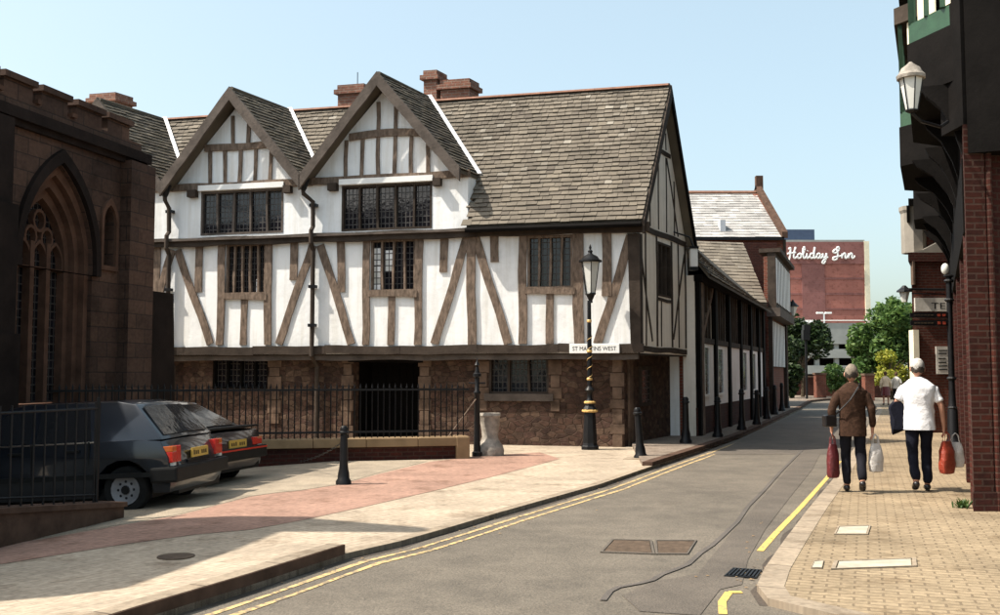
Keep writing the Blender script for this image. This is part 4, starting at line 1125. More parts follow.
mb = MB(); mb.lathe([(.19,zl1-.01),(.25,zl1),(.25,zl1+.03),(.2,zl1+.05),(.15,zl1+.12),(.05,zl1+.17),(.04,zl1+.2),(.055,zl1+.23),(.02,zl1+.27),(.03,zl1+.31),(.004,zl1+.38)], c=lc_, seg=12); mb.build('canopy', M_['iron'], lp, smooth=True)
# ================================================================ CARS (built with the tail at x=0 pointing +x, near side at y=0)
def car(name, loc, yaw, pitch, paint, label, L=3.95, W=1.66, style=0):
    t = empty(name, (0,0,0), label, 'car')
    P_ = M_[paint]
    rc = (-.60, .29); fc = (-L+.72, .29); ra_ = .37
    def arc(c, a0, a1, n=9, r=ra_): return [(c[0]+r*math.cos(a0+(a1-a0)*i/n), c[1]+r*math.sin(a0+(a1-a0)*i/n)) for i in range(n+1)]
    sill = .20
    # lower body outline (x,z)
    th_ = math.asin((.24-rc[1])/ra_)
    body = [(0.0,.34),(-.02,.24)] + arc(rc, th_, math.pi-th_)[0:] + [(-.60-.45,sill),(-L+.72+.45,sill)] + arc(fc, th_, math.pi-th_) + [(-L+.02,.24),(-L,.45),(-L+.02,.66),(-L+.95,.84),(-L+1.05,.88),(-.42,.90),(-.12,.87),(-.02,.66)]
    if style == 1: body = body[:-3] + [(-.5,.86),(-.06,.80),(-.0,.62)]
    n = len(body)
    mb = MB()
    # cross section: bulge at waist, narrower at sill and top
    ys = [0.035, 0.0, 0.0, .035]
    def ring(y, inset): 
        out = []
        for x, z in body:
            k = inset
            out.append((x - (k*.35 if x > -.3 else 0) + (k*.35 if x < -L+.3 else 0), y, z))
        return out
    A_ = ring(0.05, .1); B_ = ring(0.0, 0); C_ = ring(W, 0); D_ = ring(W-.05, .1)
    def sideways(z): 
        b = 1 - abs(z-.55)/.42; return .055*(1-max(0,min(1,b)))**1.6
    loops = []
    for yk, sg in ((0,1),(W,-1)):
        loops.append([(x, yk + sg*sideways(z), z) for x, z in body])
    k0 = 0
    mid = [(x + (.035 if x > -.3 else (-.05 if x < -L+.3 else 0)), W/2, z + (.012 if z > .8 else 0)) for x, z in body]
    q1 = [((a[0]+b[0])/2 + (.010 if a[0] > -.3 else 0), W*.2, (a[2]+b[2])/2) for a, b in zip(loops[0], mid)]
    q2 = [((a[0]+b[0])/2 + (.010 if a[0] > -.3 else 0), W*.8, (a[2]+b[2])/2) for a, b in zip(loops[1], mid)]
    seqs = [loops[0], q1, mid, q2, loops[1]]
    for s_ in seqs: mb.v += [V(p) for p in s_]
    for a in range(4):
        for i in range(n):
            j = (i+1) % n; mb.f.append((a*n+i, a*n+j, (a+1)*n+j, (a+1)*n+i))
    mb.f.append(tuple(range(n))); mb.f.append(tuple(4*n+i for i in reversed(range(n))))
    mb.build('body', P_, t, bevel=.012, smooth=True)
    # greenhouse
    if style == 0: gb = [(-.10,.885),(-.50,1.335),(-.75,1.385),(-L+2.0,1.40),(-L+1.75,1.36),(-L+1.0,.87)]
    else: gb = [(-.30,.83),(-1.05,1.27),(-1.3,1.31),(-L+2.0,1.32),(-L+1.75,1.27),(-L+1.0,.85)]
    yi = lambda z: .03 + .20*(z-.86)/.52
    g = MB(); n = len(gb)
    for sgn in (0, 1):
        g.v += [V((x, (yi(z) if not sgn else W-yi(z)), z)) for x, z in gb]
    g.v += [V((x+(.03 if x>-.9 else 0), W/2, z+.012)) for x, z in gb]
    for i in range(n):
        j = (i+1)%n; g.f.append((i, j, 2*n+j, 2*n+i)); g.f.append((2*n+i, 2*n+j, n+j, n+i))
    g.f.append(tuple(range(n))); g.f.append(tuple(n+i for i in reversed(range(n))))
    roof = g.build('cabin', P_, t, bevel=.02, smooth=True)
    # side glass and pillars
    z0_, z1_ = .915, 1.30 if style == 0 else 1.23
    top = gb[1][0]
    def sg_(xs, name='side_window', m='glass', far=False, out=.006):
        mb = MB(); f = (lambda z: yi(z)-out) if not far else (lambda z: W-yi(z)+out)
        d = .004 if not far else -.004
        a = [V((x, f(z), z)) for x, z in xs]
        mb.prism(a, (0, d*2, 0)); return mb.build(name, M_[m], roof)
    r0 = -.62 if style == 0 else -1.2
    for far in (False, True):
        if style == 0:
            sg_([(-1.02,z0_),(-1.75,z0_),(-1.75,z1_),(-1.10,z1_)], far=far)
            sg_([(-1.83,z0_),(-L+1.25,z0_),(-L+1.78,z1_),(-1.83,z1_)], far=far)
        else:
            sg_([(-.85,z0_),(-1.7,z0_),(-1.7,z1_),(-1.25,z1_)], far=far)
            sg_([(-1.78,z0_),(-L+1.3,z0_),(-L+1.82,z1_),(-1.78,z1_)], far=far)
    # rear window
    def slant(p, q, y0, y1, u0, u1, out, name, m, parent, th=.012):
        p = V((p[0],0,p[1])); q = V((q[0],0,q[1])); d = q-p; nrm = V((-d.z,0,d.x)).normalized()
        if nrm.x < 0: nrm = -nrm
        def pt(u, y): 
            z = (p+d*u).z; c_ = 1-abs(y-W/2)/(W/2)
            return p + d*u + V((.03*c_,y,.012*c_)) + nrm*out
        mb = MB(); mb.hexa([pt(u0,y0[0]),pt(u0,W/2),pt(u1,W/2),pt(u1,y1[0])],[pt(u0,y0[0])+nrm*th,pt(u0,W/2)+nrm*th,pt(u1,W/2)+nrm*th,pt(u1,y1[0])+nrm*th])
        mb.hexa([pt(u0,W/2),pt(u0,y0[1]),pt(u1,y1[1]),pt(u1,W/2)],[pt(u0,W/2)+nrm*th,pt(u0,y0[1])+nrm*th,pt(u1,y1[1])+nrm*th,pt(u1,W/2)+nrm*th])
        return mb.build(name, M_[m], parent)
    slant(gb[0], gb[1], (.16,W-.16), (.27,W-.27), .10, .90, .004, 'rear_window', 'glass', roof)
    # rub strips, bumpers
    mb = MB(); mb.box(-L+.02,-.05,-.012,.02,.44,.50); mb.box(-L+.02,-.05,W-.02,W+.012,.44,.50); mb.build('rub_strip', M_['trim'], t)
    mb = MB(); mb.box(-.25,.10,-.015,W+.015,.36,.55); mb.build('rear_bumper', M_['trim'], t, bevel=.03)
    mb = MB(); mb.box(-.2,.108,.0,W,.505,.53); mb.build('bumper_strip', M_['chrome'] if style == 0 else M_['lamp_red'], t) if style == 1 else None
    mb = MB(); mb.box(-L-.1,-L+.25,-.015,W+.015,.34,.53); mb.build('front_bumper', M_['trim'], t, bevel=.03)
    # window sill trim
    mb = MB(); mb.box(-L+1.25,-.95,.018,.036,.885,.905); mb.build('sill_trim', M_['chrome'], roof)
    # tail lamps and plate
    zl = (.60,.80) if style == 0 else (.56,.68)
    wl_ = .27 if style == 0 else .34
    for y0_, y1_, orr in ((-.0+.03,wl_,True),(W-wl_,W-.03,False)):
        s1 = (y0_+ (y1_-y0_)*.5)
        a_, b_ = (y0_, s1) if orr else (s1, y1_)
        c_, d_ = (s1, y1_) if orr else (y0_, s1)
        mb = MB(); mb.box(-.10,.032,a_,b_-.002,zl[0],(zl[0]+zl[1])/2+.03); f = mb.build('tail_lamp', M_['lamp_red'], t, bevel=.006)
        mb = MB(); mb.box(-.10,.034,a_,b_-.002,(zl[0]+zl[1])/2+.032,zl[1]); mb.build('indicator_lens', M_['lamp_or'], f, bevel=.006)
        mb = MB(); mb.box(-.10,.036,c_,d_,zl[0],zl[1]); mb.build('red_lens', M_['lamp_red'], f, bevel=.006)
        mb = MB(); mb.box(-.1,.03,a_+.02,b_-.02,zl[0]-.04,zl[0]-.002); mb.build('reverse_lens', M_['lampglass'], f)
    zp_ = .62 if style == 0 else .55
    mb = MB(); mb.box(.035,.052,W/2-.26,W/2+.26,zp_,zp_+.12); pl = mb.build('number_plate', M_['plate_y'], t)
    for k in range(7):
        if k == 3: continue
        mb = MB(); y_ = W/2-.21+k*.062; h_ = random.choice((.05,.06)); mb.box(.0525,.054,y_,y_+.035,zp_+.03,zp_+.03+h_); mb.build('plate_mark', M_['black_txt'], pl)
    if style == 1:
        mb = MB(); mb.box(-.34,-.02,.06,W-.06,.84,.875); mb.build('spoiler', M_['trim'], t, bevel=.012)
    mb = MB(); mb.box(.02,.03,W/2-.35,W/2+.35,.565 if style == 0 else .5,.60 if style == 0 else .53); mb.build('plate_recess', M_['trim'], t)
    # door seams, handles
    for x_ in (-1.04,-1.79,-L+1.2):
        mb = MB(); mb.box(x_-.005,x_+.005,-.002,.03,.30 if x_ != -1.04 else .62,.90); mb.build('door_seam', M_['trim'], t)
    for x_ in (-1.25,-2.0):
        mb = MB(); mb.box(x_-.09,x_+.09,-.02,.03,.78,.81); mb.build('door_handle', M_['trim'], t, bevel=.006)
    mb = MB(); mb.box(-L+1.28,-L+1.46,-.16,.02,.92,1.03); mb.build('wing_mirror', M_['trim'], t, bevel=.02)
    # wheels
    for (x_, z_) in (rc, fc):
        for sgn, y_ in ((1,.02),(-1,W-.02)):
            Mx = Matrix.Translation((x_, y_, z_)) @ Matrix.Rotation(R(90*sgn),4,'X')
            mb = MB(); mb.lathe([(.178,-.085),(.19,-.035),(.27,-.03),(.29,-.055),(.292,-.10),(.29,-.15),(.26,-.18),(.15,-.18)], Mx, 24)
            wh = mb.build('wheel', M_['rubber'], t, smooth=True)
            mb = MB(); mb.lathe([(0,-.045),(.05,-.03),(.06,-.05),(.13,-.055),(.165,-.035),(.185,-.028),(.185,-.05),(.17,-.08)], Mx, 20); mb.build('rim', M_['rim'], wh, smooth=True)
            mb = MB(); mb.lathe([(0,-.028),(.045,-.026),(.055,-.032),(.055,-.05)], Mx, 12); mb.build('hub_cap', M_['trim'], wh)
            for q_ in range(8):
                a_ = q_*math.pi/4; mb = MB(); mb.lathe([(.0,-.030),(.018,-.0305),(.0,-.031)], Mx @ Matrix.Translation((.10*math.cos(a_),.10*math.sin(a_),-.0215)), 8); mb.build('vent_hole', M_['black_txt'], wh)
    mb = MB(); mb.box(-L+.3,-.3,.15,W-.15,.17,.3); mb.build('underbody', M_['trim'], t)
    mb = MB(); mb.box(-.08,.0,.25,W-.1,.2,.34); mb.build('rear_valance', M_['trim'], t)
    t.location = loc; t.rotation_euler = (0, R(pitch), R(yaw))
    return t
c1 = car('parked_car', (-4.02, 12.35, -.10), -6, 3.15*-1, 'paint_blue', 'dark blue grey hatchback with orange tail lamps, nearer of the two parked cars')
c2 = car('parked_car', (-4.22, 14.6, -.09), -14, -3.15, 'paint_red', 'low maroon hatchback with rear spoiler parked behind the blue one', 4.1, 1.66, 1)

# ================================================================ RANGE BEHIND THE HALL
Rr = V((4.78, 24.5, 0)); re = V((9.5, 36.3, 0)); dr2 = (re-Rr).normalized(); LR = (re-Rr).length
K = Frame(Rr, dr2)
if K.N.x < 0: K.N = -K.N
rg = empty('timbered_range', K.p(LR/2,0,0), 'long low timbered range with sagging dark slate roof behind the hall', 'timber framed house')
mb = MB(); mb.rect(K, 0, LR, -.1, 4.0, -.3, 0); mb.build('wall', M_['plaster_side'], rg)
mb = MB(); mb.rect(K, 0, LR, -.1, .75, 0, .05); mb.build('brick_plinth', M_['brick_dark'], rg)
mb = MB(); mb.hexa([K.p(0,-.1,-.3),K.p(LR,-.1,-.3),K.p(LR,-.1,-4.2),K.p(0,-.1,-4.2)],[K.p(0,4,-.3),K.p(LR,4,-.3),K.p(LR,4,-4.2),K.p(0,4,-4.2)])
mb.build('back_walls', M_['brick'], rg)
pp = [(x, K.px(x, 380)[0]) for x in (687,699,713,727,739,749,757,763)]
wds = [.2,.3,.28,.3,.3,.3,.3,.4]
for i, (x_, u_) in enumerate(pp):
    u_ = max(.15, min(LR-.15, u_)); m_ = 'oak' if i in (1,) else 'black_oak'
    mb = MB().timber(K, (u_,-.05), (u_,4.0), wds[i], -.02, .12); mb.build('post', M_[m_], rg)
for i in range(len(pp)-1):
    a_ = max(.15,pp[i][1])+.16; b_ = pp[i+1][1]-.2
    if b_-a_ < .3: continue
    zt2 = 2.35
    mb = MB(); mb.rect(K, a_, b_, .76, zt2-.01, 0, .058); mb.build('white_panel', M_['plaster'], rg)
    mb = MB(); mb.rect(K, a_, b_, zt2, zt2+.14, -.01, .09); mb.build('rail', M_['oak_dark'], rg)
    n2 = max(1, int((b_-a_)/.45))
    for k in range(1, n2+1):
        u_ = a_+(b_-a_)*k/(n2+1); mb = MB().timber(K, (u_,2.4), (u_,3.95), .09, -.02, .06); mb.build('stud', M_['oak_dark'], rg)
    if i in (1, 2, 4, 5):
        mb = MB(); mb.rect(K, a_+.1, a_+(b_-a_)*.5, 1.0, 2.3, .062, .10, [[(a_+.16,1.06),(a_+(b_-a_)*.5-.06,1.06),(a_+(b_-a_)*.5-.06,2.24),(a_+.16,2.24)]]); f = mb.build('window', M_['white'], rg)
        mb = MB(); mb.rect(K, a_+.16, a_+(b_-a_)*.5-.06, 1.06, 2.24, .064, .07); mb.build('pane', M_['leaded'], f)
mb = MB().timber(K, (pp[1][1]+.3, 2.5), (pp[2][1]-.1, 3.9), .16, -.02, .07); mb.build('brace', M_['oak'], rg)
mb = MB(); mb.rect(K, .3, .75, .05, 2.3, .0, .08, [[(.38,.05+.08),(.67,.13),(.67,2.22),(.38,2.22)]]); f = mb.build('door', M_['white'], rg)
mb = MB(); mb.rect(K, .38, .67, .13, 2.22, .01, .03); mb.build('door_leaf', M_['oak_dark'], f)
mb = MB(); mb.rect(K, -.0, LR, 3.85, 4.02, -.02, .2); mb.build('wall_plate', M_['black_oak'], rg)
# roof: ridge falls slightly away from us
def rng(u_, w_, z_): return K.p(u_, z_, -w_)
ze0, ze1, zr0, zr1_ = 4.0, 3.85, 5.75, 4.75
a0_, a1_ = rng(-.0,-.35,ze0), rng(LR+.2,-.35,ze1); b0_, b1_ = rng(-.0,1.0,zr0), rng(LR+.2,1.0,zr1_)
dn = V((0,0,-.08)); c0_, c1_ = rng(0,3.6,ze0), rng(LR+.2,3.6,ze1)
mb = MB(); mb.hexa([a0_+dn,a1_+dn,b1_+dn,b0_+dn],[a0_,a1_,b1_,b0_]); mb.hexa([b0_+dn,b1_+dn,c1_+dn,c0_+dn],[b0_,b1_,c1_,c0_])
rr = mb.build('roof', M_['slate_dark'], rg)
sl = MB(); rows = 13
for r_ in range(rows):
    x_ = 0
    while x_ < 1:
        w_ = random.uniform(.016,.028); x2 = min(1, x_+w_)
        def q_(x, s): return (a0_.lerp(a1_, x)).lerp(b0_.lerp(b1_, x), s)
        nn = V((K.N.x,K.N.y,1)).normalized()*.03
        s0_, s1_ = r_/rows, min(1,(r_+1.4)/rows); jj = random.uniform(-.006,.006)
        sl.add([q_(x_+.001,s0_+jj)+nn*.6,q_(x2-.001,s0_+jj)+nn*.6,q_(x2-.001,s1_)+nn*.05,q_(x_+.001,s1_)+nn*.05,q_(x_+.001,s0_+jj)+nn*1.5,q_(x2-.001,s0_+jj)+nn*1.5,q_(x2-.001,s1_)+nn*.2,q_(x_+.001,s1_)+nn*.2],[(4,5,6,7),(0,1,5,4),(1,2,6,5),(3,0,4,7)])
        x_ = x2
sl.build('roof_slates', M_['slate_dark'], rr)  # dark slates paint the shade on this street-facing slope

# ================================================================ HOUSE WITH THE STONE SLATE ROOF and its white boarded street front
S0 = V((10.1, 37.6, 0)); S1 = V((12.55, 44.2, 0)); ds = (S1-S0).normalized(); LS = (S1-S0).length
Q = Frame(S0, ds)
if Q.N.x < 0: Q.N = -Q.N
h2 = empty('boarded_house', Q.p(LS/2,0,0), 'brick house with white boarded upper front and a pale stone slate roof', 'house')
mb = MB(); mb.rect(Q, 0, LS, -.1, 6.0, -.14, 0); mb.build('wall', M_['brick'], h2)
z_a = Q.px(768, 257, .3)[1]
nb_ = 10
def boards(u0, u1, z0_, z1_, n_):
    for i in range(nb_):
        a_ = u0+(u1-u0)*i/nb_; b_ = u0+(u1-u0)*(i+.62)/nb_; mb = MB(); mb.rect(Q, a_, b_, z0_, z1_, -.01, n_); mb.build('white_panel', M_['plaster'], h2)
        mb = MB(); mb.rect(Q, b_+.002, u0+(u1-u0)*(i+1)/nb_-.002, z0_-.02, z1_+.02, -.01, n_+.004); mb.build('stud', M_['oak_dark'], h2)
mb = MB(); mb.rect(Q, -.0, LS, 4.05, 6.15, 0, .3); mb.build('jettied_front', M_['oak_dark'], h2)
boards(.1, LS-.1, 4.25, 5.95, .32)
mb = MB(); mb.rect(Q, -.1, LS+.1, 3.72, 4.05, -.05, .45); mb.build('moulded_jetty', M_['oak_grey'], h2)
boards(.1, LS-.4, 1.85, 3.6, .08)
mb = MB(); mb.rect(Q, -.05, LS+.1, 6.15, 6.3, -.3, .5); mb.build('cornice', M_['oak_dark'], h2)
for a_ in (.0, LS-.35): 
    mb = MB(); mb.rect(Q, a_, a_+.3, -.05, 3.7, -.01, .14); mb.build('corner_strip', M_['oak_dark'], h2)
# stone roof facing us
e0 = V((6.2, 37.35, 4.35)); e1 = V((9.98, 37.3, 4.2)); r1 = V((10.0, 40.9, 6.95)); r0_ = V((6.2, 41.0, 6.95)); bk = V((0,3.7,-2.6))
mb = MB(); mb.hexa([e0+dn,e1+dn,r1+dn,r0_+dn],[e0,e1,r1,r0_]); mb.hexa([r0_+dn,r1+dn,r1+bk+dn,r0_+bk+dn],[r0_,r1,r1+bk,r0_+bk]); rf2 = mb.build('roof', M_['slate_dark'], h2)
S_ = (r1-e1); mb = slates(MB(), e0, e1-e0, S_, (e1-e0).length, S_.length, .24, .34); mb.build('roof_slates', M_['slate'], rf2)
mb = MB(); mb.prism([(10.02,37.5,0),(10.02,44,0),(10.02,44,4.6),(10.02,40.9,6.85),(10.02,37.5,4.1)], (-3.8,0,0)); mb.build('gable_wall', M_['brick_dark'], h2)
mb = MB(); mb.prism([(10.5,44.1,4.0),(12.3,44.1,4.0),(12.3,44.1,7.4),(10.5,44.1,7.4)], (0,.3,0)); mb.build('painted_shade_panel', M_['brick_dark'], h2)  # dark brick panel paints the shaded triangle beside the roof
# ================================================================ TALL BRICK HOUSE with pale roof
h3 = empty('tall_brick_house', (10, 47, 0), 'tall red brick house with a pale grey slate roof and stone gable coping', 'house')
mb = MB(); mb.box(5,13.15,46.2,54.5,-.1,7.95); mb.build('wall', M_['brick'], h3)
mb = MB(); mb.prism([(13.16,46.2,7.9),(13.16,54.5,7.9),(13.16,50.35,10.75)], (-.35,0,0)); mb.build('gable', M_['brick'], h3)
e0 = V((5,45.9,7.85)); e1 = V((13.0,45.9,7.85)); r1 = V((13.0,50.35,10.7)); r0_ = V((5,50.35,10.7)); bk = V((0,4.45,-2.85))
mb = MB(); mb.hexa([e0+dn,e1+dn,r1+dn,r0_+dn],[e0,e1,r1,r0_]); mb.hexa([r0_+dn,r1+dn,r1+bk+dn,r0_+bk+dn],[r0_,r1,r1+bk,r0_+bk]); rf3 = mb.build('roof', M_['slate_pale'], h3)
mb = slates(MB(), e0, e1-e0, r1-e1, 8.0, (r1-e1).length, .3, .4); mb.build('roof_slates', M_['slate_pale'], rf3)
mb = MB(); mb.tube([r0_+V((0,0,.05)), r1+V((0,0,.05))], .11, 6); mb.build('ridge_tiles', M_['ridge_red'], rf3)
cop = MB(); a_ = V((13.0,45.75,7.8)); b_ = V((13.0,50.35,10.85)); w_ = V((.26,0,0)); z3 = V((0,0,.3))
cop.hexa([a_,a_+w_,b_+w_,b_],[a_+z3,a_+w_+z3,b_+w_+z3,b_+z3]); cop.hexa([b_+V((0,.002,0)),b_+w_+V((0,.002,0)),b_+w_+bk,b_+bk],[b_+z3+V((0,.002,0)),b_+w_+z3+V((0,.002,0)),b_+w_+bk+z3,b_+bk+z3]); cop.box(13.0,13.35,50.2,50.5,10.9,11.6); cop.build('gable_coping', M_['kerb_dark'], h3)
mb = MB(); mb.box(5,13.1,45.75,45.95,7.72,7.86); mb.build('gutter', M_['iron'], h3)
for x_ in (6.6, 10.3):
    mb = MB(); mb.box(x_,x_+.25,46.4,46.9,8.0,8.75); mb.build('vent', M_['lead'], rf3)
mb = MB(); mb.box(13.16,13.3,46.2,46.5,0,7.8); mb.box(13.16,13.24,46.5,54.4,3.9,4.1); mb.build('street_trim', M_['oak_dark'], h3)
def far_win(fr, u0, u1, z0_, z1_, parent):
    mb = MB(); mb.rect(fr, u0, u1, z0_, z1_, 0, .06, [[(u0+.07,z0_+.07),(u1-.07,z0_+.07),(u1-.07,z1_-.07),(u0+.07,z1_-.07)]]); f = mb.build('window', M_['white'], parent)
    mb = MB(); mb.rect(fr, u0+.07, u1-.07, z0_+.07, z1_-.07, .0, .02); mb.build('pane', M_['glass'], f)
f3 = Frame(V((13.16,46.2,0)), V((0,1,0))); 
if f3.N.x < 0: f3.N = -f3.N
for u_ in (1.2,3.6,6.0):
    for z_ in (1.0,4.6): far_win(f3, u_, u_+1.0, z_, z_+1.7, h3)
# wall lamp on a bracket at the end of the boarded house
wl2 = atY(793, 309, 44.0)
t = empty('wall_lantern', wl2, 'small black street lantern on a bracket beyond the boarded house', 'wall lantern')
mb = MB(); mb.tube([(12.7,44.0,wl2.z+.3), (wl2.x,44,wl2.z+.32)], .035, 6); mb.build('bracket', M_['iron'], t)
mb = MB(); mb.lathe([(.06,-.3),(.2,.1)], c=wl2, seg=6); mb.build('glass', M_['lampglass'], t)
mb = MB(); mb.lathe([(.26,.1),(.24,.14),(.08,.3),(.02,.42)], c=wl2, seg=8); mb.build('canopy', M_['iron'], t)

# ================================================================ HOTEL, car park deck and street lights far off
YH = 140
hx0 = atY(770,330,YH).x; hx1 = atY(870,330,YH).x; hz = atY(830,242,YH).z; 
ho = empty('hotel', ((hx0+hx1)/2, YH, 0), 'large plain red brick hotel block with white script sign far beyond the street', 'hotel')
mb = MB(); mb.box(hx0,hx1-.6,YH,YH+18,0,hz); mb.build('wall', M_['brick_hotel'], ho)
xa, xb = atY(802,300,YH).x, atY(825,300,YH).x; zb_ = atY(830,264,YH).z
HF = Frame(V((0,YH,0)), V((1,0,0)))
if HF.N.y > 0: HF.N = -HF.N
mb = MB(); mb.rect(HF, xa, xb, 0, zb_-.02, 0, .12); mb.build('dark_panel', M_['brick_hotel2'], ho)
mb = MB(); mb.rect(HF, hx0, hx1-.61, zb_, hz-.0, 0, .16); mb.build('parapet_band', M_['brick_hotel2'], ho)
mb = MB(); mb.box(hx1-.6,hx1+.1,YH-.2,YH+18,0,hz+.1); mb.build('end_pier', M_['cream'], ho)
mb = MB(); mb.box(hx0,hx1-.5,YH-.1,YH+18.1,hz,hz+.3); mb.build('roof_edge', M_['concrete'], ho)
for yy in (278.5, 294, 309):
    z_ = atY(830,yy,YH).z; mb = MB(); mb.rect(HF, hx0, xa-.01, z_-.12, z_+.12, 0, .08); mb.rect(HF, xb+.01, hx1-.62, z_-.12, z_+.12, 0, .08); mb.build('floor_band', M_['brick_hotel2'], ho)
x_a = atY(787,235,YH).x; x_b = atY(819,235,YH).x; z_t = atY(800,229.5,YH).z
mb = MB(); mb.box(x_a-3,x_b,YH+2,YH+9,hz,z_t+.3); mb.build('plant_room', mat('dark grey cladding', (.06,.085,.14), .7, .1), ho)
# script lettering made of rounded strokes; unit: x height 1
def bez(pts, n=7):
    out = []
    P_ = [V((p[0],p[1])) for p in pts]
    for i in range(len(P_)-1):
        p0 = P_[max(i-1,0)]; p1 = P_[i]; p2 = P_[i+1]; p3 = P_[min(i+2,len(P_)-1)]
        for k in range(n):
            t = k/n; out.append(.5*((2*p1)+(p2-p0)*t+(2*p0-5*p1+4*p2-p3)*t*t+(3*p1-p0-3*p2+p3)*t**3))
    out.append(P_[-1]); return out
strokes = [
 [(.1,2.0),(.5,2.3),(.45,1.2),(.25,-.2),(-.1,-.5)], [(1.7,2.5),(1.35,1.4),(1.2,.3),(1.5,.0),(1.9,.4)], [(-.2,1.0),(.6,1.15),(1.7,1.3)],          # H
 [(2.5,1.0),(2.1,.7),(2.15,.1),(2.6,.05),(2.9,.5),(2.7,1.0),(2.5,1.0),(3.2,.8)],                                                         # o
 [(3.2,.6),(3.7,1.9),(3.6,2.5),(3.35,1.9),(3.35,.4),(3.6,.0),(4.0,.4)],                                                               # l
 [(4.2,1.1),(4.1,.4),(4.3,.0),(4.7,.4)], [(4.32,1.6),(4.36,1.7)],                                                                      # i
 [(5.6,1.0),(5.1,1.0),(4.85,.4),(5.2,.0),(5.6,.4),(6.0,2.5)], [(5.95,2.3),(5.75,.6),(5.85,.0),(6.2,.3)],                                # d
 [(7.1,1.0),(6.6,1.0),(6.35,.4),(6.7,.0),(7.1,.5),(7.2,1.0),(7.1,.3),(7.3,.0),(7.6,.4)],                                              # a
 [(7.8,1.05),(7.75,.4),(8.0,.1),(8.4,.5),(8.6,1.1)], [(8.6,1.1),(8.4,-.2),(8.0,-1.1),(7.6,-1.0),(7.9,-.4),(8.9,.3)],                    # y
 [(10.6,2.0),(10.1,1.5),(10.6,1.2),(11.4,1.9),(11.3,2.5),(10.9,2.2),(11.1,1.0),(10.9,-.1),(10.2,-.4),(10.1,.1),(11.0,.4),(11.9,.5)],  # I
 [(12.1,1.05),(12.0,.0)], [(12.05,.5),(12.5,1.05),(12.8,.9),(12.75,.2),(12.95,.0),(13.4,.5)],                                         # n
 [(13.6,1.05),(13.5,.0)], [(13.55,.5),(14.0,1.05),(14.3,.9),(14.25,.2),(14.5,.0),(14.95,.5)]]                                          # n
ax = atY(786.5,258,YH).x; bx_ = atY(854,258,YH).x; sx_ = (bx_-ax)/15.2; z00 = atY(820,258.5,YH).z; sz_ = (atY(820,247.5,YH).z-z00)/2.5
sgn = MB()
for st in strokes:
    pts = bez(st); sgn.tube([(ax+(p.x+.2)*sx_, YH-.45, z00+p.y*sz_) for p in pts], .145, 6)
sgn.build('script_sign', M_['white'], ho)
YC = 115
dk = empty('car_park_deck', (atY(820,350,YC).x, YC, 0), 'pale concrete multi storey car park deck in front of the hotel', 'car park')
zx = lambda y: atY(820,y,YC).z
x0_, x1_ = atY(770,350,YC).x, atY(905,350,YC).x
mb = MB()
mb.box(x0_,x1_,YC,YC+25,zx(344),zx(323)); mb.box(x0_,x1_,YC+.0,YC+25,zx(358),zx(349)); mb.box(x0_,x1_,YC,YC+25,zx(374),zx(365.5)); 
mb.build('floor_slab', M_['concrete'], dk)
mb = MB(); mb.box(x0_,x1_,YC+3,YC+20,0,zx(344)-.01); mb.build('dark_interior', M_['church_dark'], dk)  # black block paints the shade between the deck slabs
for i in range(7):
    x_ = x0_+1+(x1_-x0_-2)*i/6; mb = MB(); mb.box(x_-.25,x_+.25,YC+.3,YC+.8,0,zx(344)-.01); mb.build('pillar', M_['concrete'], dk)
mb = MB(); mb.tube([(x0_,YC-.05,zx(320.5)),(x1_,YC-.05,zx(320.5))], .05, 6); mb.build('guard_rail', M_['white'], dk)
def deck_light(px, py, label):
    q = atY(px, py, YC+8); b = V((q.x,q.y,zx(324)))
    t = empty('street_light', b, label, 'street light', 'twin headed lights on the car park deck')
    mb = MB(); mb.tube([b,q], .09, 6); mb.build('pole', M_['white'], t)
    for s in (-1,1):
        mb = MB(); mb.box(q.x+s*.15-(0 if s>0 else .75),q.x+s*.15+(.75 if s>0 else 0),q.y-.2,q.y+.2,q.z-.08,q.z+.12); mb.build('lamp_head', M_['white'], t)
deck_light(824, 313, 'taller white twin headed street light on the car park deck'); deck_light(809, 321.5, 'shorter white twin headed street light on the car park deck, left one')
# small dark traffic signal like post rising out of the left tree
q = gnd(807,400); zt3 = atY(807,325,q.y).z
t = empty('signal_post', q, 'dark post with a box head rising behind the left dark tree', 'signal post')
mb = MB(); mb.tube([q, V((q.x,q.y,zt3-.3))], .07, 8); mb.build('pole', M_['iron'], t)
mb = MB(); mb.box(q.x-.2,q.x+.2,q.y-.2,q.y+.2,zt3-.9,zt3-.3); mb.box(q.x-.15,q.x+.25,q.y-.2,q.y+.2,zt3-.3,zt3); mb.build('signal_head', M_['iron'], t)

